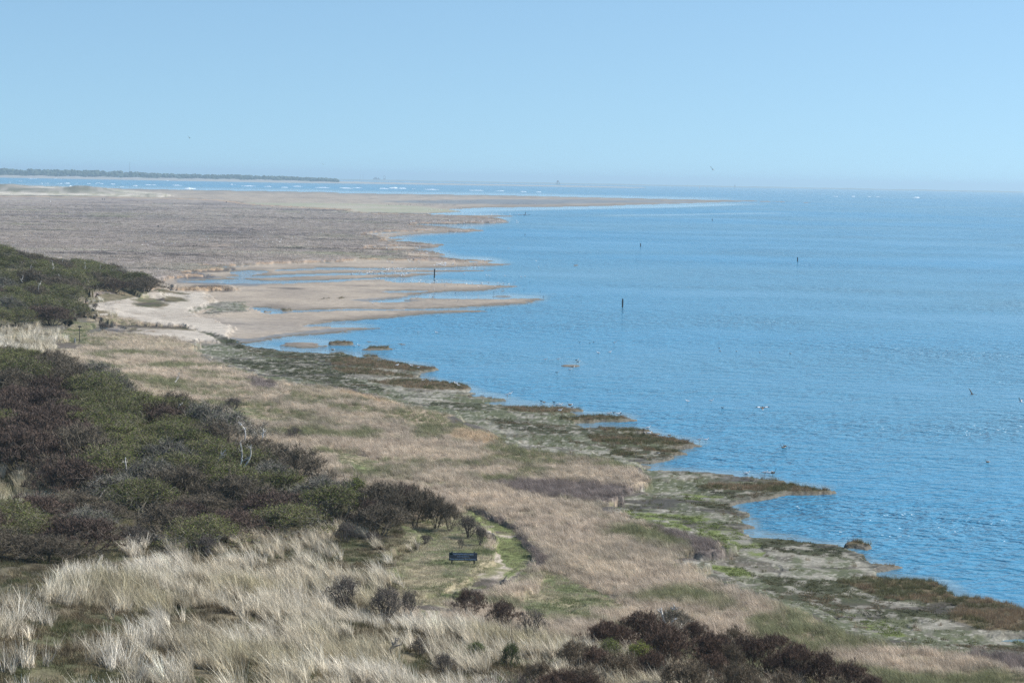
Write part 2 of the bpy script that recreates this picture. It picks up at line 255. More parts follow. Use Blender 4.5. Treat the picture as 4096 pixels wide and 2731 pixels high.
# ------------------------------------------------------------------ materials
def mat(name, base=(.5, .5, .5), rough=.8, spec=.3):
    m = bpy.data.materials.new(name); m.use_nodes = True
    b = m.node_tree.nodes['Principled BSDF']; b.inputs['Base Color'].default_value = (*base, 1); b.inputs['Roughness'].default_value = rough
    b.inputs['Specular IOR Level'].default_value = spec
    return m, m.node_tree, b
def node(nt, t, **k):
    n = nt.nodes.new(t)
    for a, v in k.items():
        if a in n.inputs: n.inputs[a].default_value = v
        else: setattr(n, a, v)
    return n
def noise_mat(name, base, rough=.8, scale=20, amt=.5, spec=.3, coord='Object'):
    m, nt, b = mat(name, base, rough, spec)
    tc = node(nt, 'ShaderNodeTexCoord'); nz = node(nt, 'ShaderNodeTexNoise', Scale=scale, Detail=4.0)
    nt.links.new(tc.outputs[coord], nz.inputs['Vector'])
    mr = node(nt, 'ShaderNodeMapRange'); mr.inputs['From Min'].default_value = .3; mr.inputs['From Max'].default_value = .7
    mr.inputs['To Min'].default_value = 1 - amt; mr.inputs['To Max'].default_value = 1 + amt
    nt.links.new(nz.outputs['Fac'], mr.inputs['Value'])
    mx = node(nt, 'ShaderNodeVectorMath', operation='SCALE'); mx.inputs[0].default_value = base
    nt.links.new(mr.outputs[0], mx.inputs['Scale']); nt.links.new(mx.outputs[0], b.inputs['Base Color'])
    return m

def link(o): COL.objects.link(o); return o
def tag(o, label=None, cat=None, group=None, kind=None):
    if label: o['label'] = label
    if cat: o['category'] = cat
    if group: o['group'] = group
    if kind: o['kind'] = kind
    return o
def mesh_np(name, verts, faces, materials=(), smooth_=False, fmat=None):
    me = bpy.data.meshes.new(name)
    verts = np.asarray(verts, np.float32); faces = np.asarray(faces, np.int32)
    me.vertices.add(len(verts)); me.vertices.foreach_set('co', verts.ravel())
    k = faces.shape[1]
    me.loops.add(faces.size); me.loops.foreach_set('vertex_index', faces.ravel())
    me.polygons.add(len(faces)); me.polygons.foreach_set('loop_start', np.arange(0, faces.size, k, dtype=np.int32))
    me.update(calc_edges=True)
    for m in materials: me.materials.append(m)
    if smooth_: me.polygons.foreach_set('use_smooth', np.ones(len(faces), bool))
    if fmat is not None: me.polygons.foreach_set('material_index', np.asarray(fmat, np.int32))
    me.update()
    return me
def mesh_py(name, V, Fc, materials=(), smooth_=False, fm=None):
    me = bpy.data.meshes.new(name); me.from_pydata([tuple(v) for v in V], [], [tuple(f) for f in Fc])
    for m in materials: me.materials.append(m)
    if smooth_:
        for p in me.polygons: p.use_smooth = True
    if fm is not None:
        for p, i in zip(me.polygons, fm): p.material_index = i
    return me

# ------------------------------------------------------------------ ground colours
C = lambda *a: np.array(a, float)
def mixc(a, b, t): return a * (1 - t[..., None]) + b * t[..., None]
def ground_colour(x, y, z):
    w = classes_at(x, y, z)
    n1 = fbm(x, y, 1.6, 4, 61); n2 = fbm(x, y, 9.0, 4, 63); n3 = fbm(x, y, 60.0, 4, 65); n4 = fbm(x, y * .6, .7, 3, 67)
    far = smooth(200, 700, y)
    ones = np.ones_like(x)
    cc = [None] * NC
    cc[WATER] = mixc(C(.14, .125, .10), C(.10, .09, .07), .5 * ones)
    cc[FLAT] = mixc(C(.33, .275, .215), C(.245, .205, .165), smooth(-.4, .6, n2 + .3 * n1))
    fm = mixc(C(.21, .178, .165), C(.29, .25, .215), smooth(-.5, .6, n2))
    fm = mixc(fm, C(.120, .105, .105), smooth(.15, .6, n3 + .3 * n2) * .8); fm = mixc(fm, C(.20, .21, .13), smooth(.25, .7, fbm(x, y, 35, 4, 71)) * .6)
    sk = fbm(x / 7, y, 20, 4, 151) + .3 * fbm(x / 3, y, 7, 2, 153); fm = mixc(fm, C(.125, .112, .10), smooth(.30, .48, sk) * .7); fm = mixc(fm, C(.33, .31, .24), smooth(.34, .6, -sk) * .6)
    cc[FARM] = fm
    mud = mixc(C(.22, .205, .165), C(.12, .112, .085), smooth(-.35, .3, n1 + .5 * n2)); mud = mixc(mud, C(.075, .085, .040), smooth(-.15, .2, n2 * .7 + .6 * n4 + .35 * n1) * .8); mud = mixc(mud, C(.10, .085, .07), smooth(.15, .3, -n2 + .5 * n1) * .6)
    cc[MUD] = mixc(mud, C(.40, .37, .32), smooth(.72, .85, vnoise(x * 5, y * 5, 5)) * .5)
    rd = mixc(C(.25, .20, .145), C(.33, .26, .19), smooth(-.4, .5, n2)); cc[REED] = mixc(rd, C(.12, .13, .06), smooth(.0, .5, n1 + .5 * n3) * .6)
    cc[GREEN] = mixc(C(.13, .145, .07), C(.28, .24, .16), smooth(-.2, .4, n1 + .4 * n2))
    cc[PATH] = mixc(C(.15, .17, .07), C(.30, .27, .19), smooth(.1, .6, n1 + .4 * n2))
    cc[RUT] = mixc(C(.40, .345, .28), C(.19, .18, .10), smooth(-.1, .35, n1 + .4 * n4))
    cc[DUNE] = mixc(C(.16, .135, .09), C(.08, .085, .045), smooth(-.2, .5, n1 + .4 * n2))
    cc[SAND] = mixc(C(.40, .355, .30), C(.32, .28, .235), smooth(-.3, .5, n2)); cc[SAND] = mixc(cc[SAND], C(.22, .17, .12), smooth(.40, .55, n1 * .7 + n2 * .6) * .8)
    cc[THICK] = mixc(C(.08, .07, .05), C(.13, .12, .07), smooth(-.3, .5, n1))
    al = mixc(C(.055, .058, .032), C(.22, .205, .17), smooth(.05, .4, n4 + .5 * n1)); cc[ALGD] = al
    cc[ALGB] = mixc(C(.13, .155, .055), C(.19, .18, .15), smooth(-.3, .25, n1 + .6 * n4))
    cc[CORD] = mixc(C(.13, .105, .065), C(.07, .07, .04), smooth(-.2, .5, n1 + .4 * n2))
    cc[FARD] = mixc(C(.5, .45, .38), C(.3, .28, .2), smooth(-.3, .4, n2))
    cc[GFLAT] = mixc(C(.27, .27, .19), C(.33, .30, .24), smooth(-.3, .5, n3 + n2 * .5))
    cc[WET] = mixc(C(.20, .18, .155), C(.15, .14, .125), smooth(-.4, .5, n2))
    cc[DREED] = mixc(C(.13, .11, .10), C(.20, .165, .14), smooth(-.3, .5, n1))
    cc[RIM] = mixc(C(.36, .25, .16), C(.28, .2, .13), smooth(-.3, .5, n1))
    col = sum(w[..., i:i + 1] * cc[i] for i in range(NC))
    # straw rim along the edge of the far marsh, shade of the small cliffs painted dark along their foot
    edge = smooth(.02, .25, 1 - w[..., FARM]) * smooth(.75, .98, w[..., FARM]) * 0
    zs = z - curv(x, y)
    # sand of the far dunes with marram patches
    fd = smooth(1500, 1700, y) * smooth(1.6, 3.0, zs)
    col = mixc(col, mixc(C(.30, .27, .23), C(.15, .145, .11), smooth(-.25, .15, fbm(x, y, 22, 4, 81))), fd)
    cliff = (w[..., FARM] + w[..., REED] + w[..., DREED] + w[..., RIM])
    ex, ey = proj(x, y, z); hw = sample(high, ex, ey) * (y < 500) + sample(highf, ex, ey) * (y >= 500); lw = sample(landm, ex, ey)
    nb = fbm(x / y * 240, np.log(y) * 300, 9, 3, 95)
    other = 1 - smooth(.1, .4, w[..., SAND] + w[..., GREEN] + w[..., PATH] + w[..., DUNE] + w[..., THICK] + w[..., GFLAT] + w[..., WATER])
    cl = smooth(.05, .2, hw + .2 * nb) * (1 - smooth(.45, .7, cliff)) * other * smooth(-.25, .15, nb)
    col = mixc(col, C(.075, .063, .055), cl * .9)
    rim = (1 - smooth(.82, .97, hw + .12 * nb)) * smooth(.5, .9, w[..., FARM]) * smooth(.7, .9, lw + .1)
    col = mixc(col, C(.36, .25, .165), rim * .85)
    wr = (1 - smooth(.55, .95, lw + .1 * nb)) * smooth(.4, .8, w[..., FLAT]); col = col * (1 - .30 * wr[..., None])
    tid = smooth(.4, .8, w[..., MUD] + w[..., ALGD] + w[..., ALGB] + .6 * w[..., CORD]) * (y < 360)
    rd_ = (1 - smooth(.02, .065, np.abs(fbm(x / 2.4, y, 6, 3, 161)))) * smooth(-.1, .12, fbm(x, y, 13, 2, 163)) * tid; col = mixc(col, C(.055, .048, .042), rd_ * .85)
    # dark pebbles and weed along the water line of the mudflat
    pb_ = smooth(-.1, .3, nb + .25) * (1 - smooth(.72, .96, lw)) * smooth(.5, .8, w[..., MUD] + w[..., ALGD] + w[..., ALGB]) * (y < 330)
    col = mixc(col, mixc(C(.06, .058, .045), C(.17, .16, .13), smooth(.55, .8, vnoise(x * 4, y * 4, 8))), pb_ * .85)
    wet = w[..., WATER] * .3 + w[..., WET] * .9 + w[..., FLAT] * (.25 + .3 * smooth(0, .5, n3)) + w[..., MUD] * .25 + w[..., ALGD] * .1
    return col, wet, w
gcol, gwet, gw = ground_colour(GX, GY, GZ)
dom = np.argmax(gw, -1)

mg, nt, b = mat('shore_ground', rough=.9, spec=.2)
at1 = node(nt, 'ShaderNodeAttribute', attribute_name='gcol'); at2 = node(nt, 'ShaderNodeAttribute', attribute_name='wet')
geo = node(nt, 'ShaderNodeNewGeometry')
nz = node(nt, 'ShaderNodeTexNoise', Scale=6.0, Detail=6.0); nt.links.new(geo.outputs['Position'], nz.inputs['Vector'])
nz2 = node(nt, 'ShaderNodeTexNoise', Scale=.7, Detail=7.0, Roughness=.65); nt.links.new(geo.outputs['Position'], nz2.inputs['Vector'])
ad = node(nt, 'ShaderNodeMath', operation='ADD'); nt.links.new(nz.outputs['Fac'], ad.inputs[0]); nt.links.new(nz2.outputs['Fac'], ad.inputs[1])
mr = node(nt, 'ShaderNodeMapRange'); mr.inputs['From Min'].default_value = .7; mr.inputs['From Max'].default_value = 1.3; mr.inputs['To Min'].default_value = .66; mr.inputs['To Max'].default_value = 1.34
nt.links.new(ad.outputs[0], mr.inputs['Value'])
sc_ = node(nt, 'ShaderNodeVectorMath', operation='SCALE'); nt.links.new(at1.outputs['Color'], sc_.inputs[0]); nt.links.new(mr.outputs[0], sc_.inputs['Scale'])
nt.links.new(sc_.outputs[0], b.inputs['Base Color'])
mr2 = node(nt, 'ShaderNodeMapRange'); mr2.inputs['To Min'].default_value = .92; mr2.inputs['To Max'].default_value = .38; nt.links.new(at2.outputs['Fac'], mr2.inputs['Value']); nt.links.new(mr2.outputs[0], b.inputs['Roughness'])
mr3 = node(nt, 'ShaderNodeMapRange'); mr3.inputs['To Min'].default_value = .1; mr3.inputs['To Max'].default_value = .35; nt.links.new(at2.outputs['Fac'], mr3.inputs['Value']); nt.links.new(mr3.outputs[0], b.inputs['Specular IOR Level'])
bp = node(nt, 'ShaderNodeBump', Strength=.5, Distance=.12); nt.links.new(ad.outputs[0], bp.inputs['Height'])
iv = node(nt, 'ShaderNodeMath', operation='MULTIPLY_ADD'); iv.inputs[1].default_value = -.55; iv.inputs[2].default_value = .6; nt.links.new(at2.outputs['Fac'], iv.inputs[0]); nt.links.new(iv.outputs[0], bp.inputs['Strength'])
nt.links.new(bp.outputs[0], b.inputs['Normal'])

idx = np.arange(NR * NCc).reshape(NR, NCc)
Fq = np.stack([idx[:-1, :-1], idx[:-1, 1:], idx[1:, 1:], idx[1:, :-1]], -1).reshape(-1, 4)
zrel = GZ - curv(GX, GY)
fz = np.maximum.reduce([zrel[:-1, :-1], zrel[:-1, 1:], zrel[1:, 1:], zrel[1:, :-1]]).ravel()
fd = dom[:-1, :-1].ravel()
keep = fz > -.22
groups = {'sand_flat': [FLAT, WET, GFLAT, WATER], 'far_marsh': [FARM], 'mudflat': [MUD, ALGD, ALGB, CORD], 'salt_meadow': [REED, DREED, RIM], 'footpath': [PATH, RUT], 'beach': [SAND], 'dune_ground': [DUNE, THICK, GREEN, FARD]}
V3 = np.stack([GX, GY, GZ], -1).reshape(-1, 3)
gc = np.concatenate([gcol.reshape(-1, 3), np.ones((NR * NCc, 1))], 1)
for nm, cl in groups.items():
    sel = Fq[keep & np.isin(fd, cl)]
    u, inv = np.unique(sel, return_inverse=True)
    me = mesh_np(nm, V3[u], inv.reshape(-1, 4), [mg], True)
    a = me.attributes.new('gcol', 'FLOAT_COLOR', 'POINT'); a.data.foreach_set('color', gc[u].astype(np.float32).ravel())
    a = me.attributes.new('wet', 'FLOAT', 'POINT'); a.data.foreach_set('value', gwet.reshape(-1)[u].astype(np.float32))
    tag(link(bpy.data.objects.new(nm, me)), kind='structure')

# ------------------------------------------------------------------ sea
m_sea, nt, b = mat('sea_water', (.012, .055, .085), .17, .5)
b.inputs['IOR'].default_value = 1.33
geo = node(nt, 'ShaderNodeNewGeometry')
def wave(scale, stretch, rot, detail=3.0, rough=.55):
    mp = node(nt, 'ShaderNodeMapping'); mp.inputs['Rotation'].default_value = (0, 0, rot); mp.inputs['Scale'].default_value = (1 / stretch, 1, 1)
    nt.links.new(geo.outputs['Position'], mp.inputs['Vector'])
    n = node(nt, 'ShaderNodeTexNoise', Scale=scale, Detail=detail, Roughness=rough); nt.links.new(mp.outputs[0], n.inputs['Vector']); return n
w1 = wave(1.5, 1.5, math.radians(14), 2.0); w2 = wave(.38, 1.7, math.radians(-8), 2.0); w3 = wave(.02, 1.6, math.radians(20), 4.0, .6); w4 = wave(.0035, 1.4, .1, 3.0)
s1 = node(nt, 'ShaderNodeMath', operation='MULTIPLY_ADD'); s1.inputs[1].default_value = 2.0; nt.links.new(w2.outputs['Fac'], s1.inputs[0]); nt.links.new(w1.outputs['Fac'], s1.inputs[2])
at3 = node(nt, 'ShaderNodeAttribute', attribute_name='calm')
st = node(nt, 'ShaderNodeMapRange'); st.inputs['From Min'].default_value = .35; st.inputs['From Max'].default_value = .65; st.inputs['To Min'].default_value = .22; st.inputs['To Max'].default_value = 1.0
nt.links.new(w3.outputs['Fac'], st.inputs['Value'])
mu = node(nt, 'ShaderNodeMath', operation='MULTIPLY'); nt.links.new(st.outputs[0], mu.inputs[0]); nt.links.new(at3.outputs['Fac'], mu.inputs[1])
bp = node(nt, 'ShaderNodeBump', Distance=1.2); nt.links.new(mu.outputs[0], bp.inputs['Strength']); nt.links.new(s1.outputs[0], bp.inputs['Height'])
nt.links.new(bp.outputs[0], b.inputs['Normal'])
cr = node(nt, 'ShaderNodeValToRGB'); cr.color_ramp.elements[0].position = .4; cr.color_ramp.elements[0].color = (.036, .190, .325, 1); cr.color_ramp.elements[1].position = .62; cr.color_ramp.elements[1].color = (.070, .195, .280, 1)
nt.links.new(w4.outputs['Fac'], cr.inputs['Fac'])
rgh = node(nt, 'ShaderNodeMapRange'); rgh.inputs['From Min'].default_value = .1; rgh.inputs['From Max'].default_value = .85; rgh.inputs['To Min'].default_value = .015; rgh.inputs['To Max'].default_value = .17; nt.links.new(at3.outputs['Fac'], rgh.inputs['Value']); nt.links.new(rgh.outputs[0], b.inputs['Roughness'])
shm = node(nt, 'ShaderNodeMapRange'); shm.inputs['From Min'].default_value = .14; shm.inputs['From Max'].default_value = .9; shm.inputs['To Min'].default_value = .55; shm.inputs['To Max'].default_value = 0.0; nt.links.new(at3.outputs['Fac'], shm.inputs['Value'])
mxs = node(nt, 'ShaderNodeMix', data_type='RGBA'); mxs.inputs[7].default_value = (.15, .165, .14, 1); nt.links.new(shm.outputs[0], mxs.inputs[0]); nt.links.new(cr.outputs['Color'], mxs.inputs[6]); nt.links.new(mxs.outputs[2], b.inputs['Base Color'])
sD = np.concatenate([np.linspace(20, 90, 12), np.geomspace(95, 4000, 420), np.geomspace(4100, 30000, 90)])
sc_x = np.linspace(-1400, 5500, 260)
SD, SP = np.meshgrid(sD, sc_x, indexing='ij'); SX = (SP - 2048) / F * SD * np.where(SD > 4000, 1.3, 1.0); SY = SD
SZ = curv(SX, SY)
i2 = np.arange(SX.size).reshape(SX.shape)
fs = np.stack([i2[:-1, :-1], i2[:-1, 1:], i2[1:, 1:], i2[1:, :-1]], -1).reshape(-1, 4)
me = mesh_np('sea', np.stack([SX, SY, SZ], -1).reshape(-1, 3), fs, [m_sea], True)
wide = (cls != 0).astype(np.float32)
for _ in range(6):
    for ax in (0, 1):
        k = 10 if ax == 1 else 3
        wide = (np.roll(wide, k, ax) + wide + np.roll(wide, -k, ax)) / 3
ppx, ppy = proj(SX, SY, SZ)
band = np.interp(ppx, [1700, 1850, 2200, 2700, 2900, 3100], [846, 843, 836, 826, 819, 815]); slick = np.exp(-((ppy - band) / 5.5) ** 2) * smooth(1750, 1900, ppx) * (1 - smooth(2850, 3150, ppx)) + .7 * np.exp(-((ppy - band - 26 - (ppx - 2048) * .012) / 3) ** 2) * smooth(2300, 2500, ppx) * (1 - smooth(3000, 3300, ppx))
calm = 1 - np.clip(.95 * slick, 0, .95) - .86 * (1 - np.clip(slick, 0, 1)) * smooth(.03, .45, sample(wide, ppx, ppy)) * (SD < 3500)
a = me.attributes.new('calm', 'FLOAT', 'POINT'); a.data.foreach_set('value', calm.astype(np.float32).ravel())
tag(link(bpy.data.objects.new('sea', me)), kind='structure')

# ------------------------------------------------------------------ far island, far coast, woodland
def ribbon(name, rows, material, kind='structure'):
    """rows: list of lists of points with equal length"""
    V = [p for r in rows for p in r]; n = len(rows[0]); Fc = [(i * n + j, i * n + j + 1, (i + 1) * n + j + 1, (i + 1) * n + j) for i in range(len(rows) - 1) for j in range(n - 1)]
    o = link(bpy.data.objects.new(name, mesh_py(name, V, Fc, [material], True)))
    if kind: o['kind'] = kind
    return o
m_isle = noise_mat('island_sand', (.30, .275, .24), .9, .01, .25, coord='Object'); m_coast = noise_mat('coast_land', (.16, .17, .13), .9, .004, .3)
xs = np.linspace(-900, 2700, 200)
def P3(px, D, h):
    X = (px - 2048) / F * D; return (X, D, h - (X * X + D * D) / (2 * RE))
rows = []
for f, D, h in ((0, 5650, -.4), (.05, 5700, .8), (.4, 6150, 1.5), (.7, 6450, 4.5), (.9, 6650, 6.0), (1, 7200, 5.0), (1.2, 7600, -1.0)):
    r = []
    for x in xs:
        t = np.clip((x - 1100) / 1000, 0, 1)
        hh = h if h < 1 else 1 + (h - 1) * (1 - t) ** 2 * (1 + .25 * math.sin(x * .05) + .2 * math.sin(x * .13))
        Dn = D if f < .05 else D - t * (D - 5700) * .15
        r.append(P3(x, Dn + 900 * t, hh - (1.5 * max(0, (x - 2300) / 400))))
    rows.append(r)
ribbon('far_island', rows, m_isle)
rows = []
for D, h in ((12100, -1), (12200, 5.2), (12800, 7.0), (13400, 6.0), (14000, -1)):
    rows.append([P3(x, D, h if h < 0 else h * (1 + .12 * math.sin(x * .021) + .08 * math.sin(x * .067 + 1))) for x in np.linspace(-1200, 5400, 260)])
ribbon('far_coast', rows, m_coast)
m_wood = noise_mat('far_woodland', (.05, .065, .035), .9, .02, .35)
tops = np.array([(-900, 668), (0, 672), (14, 670), (60, 675), (96, 678), (128, 673), (200, 677), (245, 674), (308, 677), (393, 678), (436, 685), (479, 680), (498, 688), (518, 683), (600, 690), (744, 694), (860, 696), (952, 697), (1050, 701), (1131, 702), (1220, 708), (1310, 711), (1360, 715)], float)
ico_v = []; ico_f = []
bmx = bmesh.new(); bmesh.ops.create_icosphere(bmx, subdivisions=1, radius=1.0); bv = np.array([v.co[:] for v in bmx.verts]); bf = np.array([[v.index for v in f.verts] for f in bmx.faces]); bmx.free()
n = 0
for i in range(2600):
    px = random.uniform(-800, 1350); D = random.uniform(6500, 6850)
    ty = np.interp(px, tops[:, 0], tops[:, 1]) + abs(random.gauss(0, 2.2))
    by = 694 + px * .0150
    ty = ty + random.random() ** 1.3 * max(0, by - ty)
    r = random.uniform(3, 6.5)
    p = at_dist(px, ty, D)
    s = bv * np.array([r * 1.3, r * 1.3, r]) * (1 + .25 * rng.standard_normal((len(bv), 1)) * .6)
    ico_v.append(s + np.array([p.x, p.y, p.z - r])); ico_f.append(bf + n); n += len(bv)
rows = [[tuple(at_dist(x, np.interp(x, tops[:, 0], tops[:, 1]) + off, D)) for x in np.linspace(-850, 1340, 150)] for D, off in ((6560, 24), (6580, 12), (6700, 7), (6850, 25))]
V = [p for r in rows for p in r]; Fc = [(i * 150 + j, i * 150 + j + 1, (i + 1) * 150 + j + 1) for i in range(3) for j in range(149)] + [(i * 150 + j, (i + 1) * 150 + j + 1, (i + 1) * 150 + j) for i in range(3) for j in range(149)]
ico_v.append(np.array(V)); ico_f.append(np.array(Fc) + n)
tag(link(bpy.data.objects.new('island_woodland', mesh_np('island_woodland', np.concatenate(ico_v), np.concatenate(ico_f), [m_wood]))), 'hazy blue line of dune woodland on the far island', 'woodland', kind='stuff')

# ------------------------------------------------------------------ surf
m_foam = noise_mat('foam', (.85, .87, .88), .7, .05, .1)
foam = []
q = lambda L, ox, oy, s: [(ox + a[0] / s, oy + a[1] / s, a[2] / s, (a[3] if len(a) > 3 else 5) / s) for a in L]
foam += q([(595, 350, 110, 14), (1010, 350, 60, 14), (345, 400, 22, 12), (740, 440, 55, 10), (870, 440, 75, 12), (1100, 443, 60, 9), (1240, 440, 90, 14), (1430, 440, 30, 14), (1640, 445, 90, 12), (1770, 448, 40, 9), (1880, 445, 60, 12), (2100, 455, 90, 16), (480, 503, 70, 14), (370, 506, 60, 8), (1300, 500, 75, 30), (930, 515, 40, 8), (1160, 517, 110, 10), (1510, 507, 25, 10), (2260, 505, 60, 9), (700, 512, 60, 8), (170, 420, 16, 8)], 0, 640, 4.704)
foam += q([(1115, 207, 14), (1265, 259, 50, 9), (1550, 233, 26, 8), (1000, 235, 60), (1180, 238, 60), (1660, 243, 80), (1790, 246, 40), (1980, 245, 60), (2150, 253, 80), (560, 262, 40), (640, 222, 20), (900, 240, 40), (1900, 252, 40), (2300, 256, 60)], 0, 600, 1.68)
foam += q([(130, 258, 60), (200, 255, 50), (450, 258, 60, 13), (500, 259, 50, 8), (380, 260, 60, 6), (580, 262, 20), (1000, 272, 80), (1160, 275, 50), (1310, 280, 40), (700, 266, 80), (1420, 283, 40)], 1300, 600, 1.68)
foam += q([(1655, 300, 32, 7), (1355, 294, 20), (1410, 294, 22), (1150, 292, 20), (1260, 293, 20)], 2600, 600, 1.572)
V = []; Fc = []
for (px, py, w, h) in foam:
    eye = 711 + (px - 2048) * .0182; a_ = (py - eye) / F
    D = (a_ - math.sqrt(max(0, a_ * a_ - 2 * HC / RE))) * RE
    D = min(D, 9000); X0 = (px - 2048) / F * D
    for k in range(max(2, int(w / 3))):
        hx = random.uniform(-.5, .5); ww = w * random.uniform(.08, .22) / F * D + 1; hh = max(.35, h / F * D * random.uniform(.35, .9) * (1 - 1.2 * abs(hx)))
        X = X0 + hx * w / F * D; Y = D + random.uniform(-12, 12); zb = -(X * X + Y * Y) / (2 * RE) - .1
        n = len(V); m_ = 8
        for j in range(m_): V.append((X + ww * math.cos(j * 2 * math.pi / m_), Y + 2 * math.sin(j * 2 * math.pi / m_), zb))
        for j in range(m_): V.append((X + ww * .6 * math.cos(j * 2 * math.pi / m_), Y + math.sin(j * 2 * math.pi / m_), zb + hh * random.uniform(.6, 1)))
        for j in range(m_): Fc.append((n + j, n + (j + 1) % m_, n + m_ + (j + 1) % m_, n + m_ + j))
        Fc.append(tuple(n + m_ + j for j in range(m_)))
tag(link(bpy.data.objects.new('breaking_surf', mesh_py('breaking_surf', V, Fc, [m_foam], True))), 'white breakers on the channel before the far island', 'surf', kind='stuff')

# ------------------------------------------------------------------ scatter (grass: stuff)
def scatter(name, label, cat, pts, rot, scl, pid, tint, protos):
    me = bpy.data.meshes.new(name); me.vertices.add(len(pts)); me.vertices.foreach_set('co', np.asarray(pts, np.float32).ravel())
    for nm, ty, arr, key in (('rot', 'FLOAT_VECTOR', rot, 'vector'), ('scl', 'FLOAT', scl, 'value'), ('pid', 'INT', pid, 'value'), ('tint', 'FLOAT_COLOR', tint, 'color')):
        a = me.attributes.new(nm, ty, 'POINT'); a.data.foreach_set(key, np.asarray(arr, np.int32 if ty == 'INT' else np.float32).ravel())
    pc = bpy.data.collections.new(name + '_blades')
    for p in protos: pc.objects.link(p)
    o = link(bpy.data.objects.new(name, me)); tag(o, label, cat, kind='stuff')
    g = bpy.data.node_groups.new(name, 'GeometryNodeTree')
    g.interface.new_socket('Geometry', in_out='INPUT', socket_type='NodeSocketGeometry'); g.interface.new_socket('Geometry', in_out='OUTPUT', socket_type='NodeSocketGeometry')
    N = g.nodes; L = g.links
    gi = N.new('NodeGroupInput'); go = N.new('NodeGroupOutput'); ip = N.new('GeometryNodeInstanceOnPoints'); ci = N.new('GeometryNodeCollectionInfo')
    ci.inputs['Collection'].default_value = pc; ci.inputs['Separate Children'].default_value = True; ci.inputs['Reset Children'].default_value = True
    ip.inputs['Pick Instance'].default_value = True
    def na(n_, t):
        x = N.new('GeometryNodeInputNamedAttribute'); x.data_type = t; x.inputs['Name'].default_value = n_; return x.outputs[0]
    L.new(gi.outputs[0], ip.inputs['Points']); L.new(ci.outputs[0], ip.inputs['Instance']); L.new(na('pid', 'INT'), ip.inputs['Instance Index']); L.new(na('scl', 'FLOAT'), ip.inputs['Scale'])
    er = N.new('FunctionNodeEulerToRotation'); L.new(na('rot', 'FLOAT_VECTOR'), er.inputs[0]); L.new(er.outputs[0], ip.inputs['Rotation'])
    L.new(ip.outputs[0], go.inputs[0])
    o.modifiers.new('scatter', 'NODES').node_group = g
    return o
m_gr, nt, b = mat('grass_blades', rough=.7, spec=.25)
ti = node(nt, 'ShaderNodeAttribute', attribute_name='tint', attribute_type='INSTANCER'); bl = node(nt, 'ShaderNodeAttribute', attribute_name='shade')
sv = node(nt, 'ShaderNodeVectorMath', operation='SCALE'); nt.links.new(ti.outputs['Color'], sv.inputs[0]); nt.links.new(bl.outputs['Fac'], sv.inputs['Scale']); nt.links.new(sv.outputs[0], b.inputs['Base Color'])
tr = node(nt, 'ShaderNodeBsdfTranslucent'); nt.links.new(sv.outputs[0], tr.inputs['Color'])
mx = node(nt, 'ShaderNodeMixShader'); mx.inputs[0].default_value = .3
out = [n_ for n_ in nt.nodes if n_.type == 'OUTPUT_MATERIAL'][0]
nt.links.new(b.outputs[0], mx.inputs[1]); nt.links.new(tr.outputs[0], mx.inputs[2]); nt.links.new(mx.outputs[0], out.inputs['Surface'])

def tuft(name, n, spread, h0, h1, lean, droop, width, seg=3, fan=.35):
    """n curved blades rising from a patch; they lean towards +X"""
    V = []; Fc = []; sh = []
    for i in range(n):
        a = random.uniform(0, 2 * math.pi); r = spread * math.sqrt(random.random()); bx, by = r * math.cos(a), r * math.sin(a)
        h = random.uniform(h0, h1); da = random.uniform(0, 2 * math.pi); dx = lean + fan * math.cos(da) * random.random(); dy = fan * math.sin(da) * random.random()
        dr = droop * random.uniform(.4, 1.3); wa = random.uniform(0, math.pi); wx, wy = math.cos(wa) * width * .5, math.sin(wa) * width * .5
        s = random.choice((.55, .8, 1.0, 1.2, 1.45)); n0 = len(V)
        for k in range(seg + 1):
            t = k / seg; hz = h * t * (1 - .25 * dr * t); ox = h * (dx * t + dr * t * t * (.4 + dx)); oy = h * (dy * t + dr * t * t * dy)
            w = 1 - .85 * t
            V.append((bx + ox - wx * w, by + oy - wy * w, hz)); V.append((bx + ox + wx * w, by + oy + wy * w, hz)); sh += [s, s]
        for k in range(seg): Fc.append((n0 + 2 * k, n0 + 2 * k + 1, n0 + 2 * k + 3, n0 + 2 * k + 2))
    me = mesh_np(name, V, Fc, [m_gr]); a = me.attributes.new('shade', 'FLOAT', 'POINT'); a.data.foreach_set('value', np.array(sh, np.float32))
    return bpy.data.objects.new(name, me)

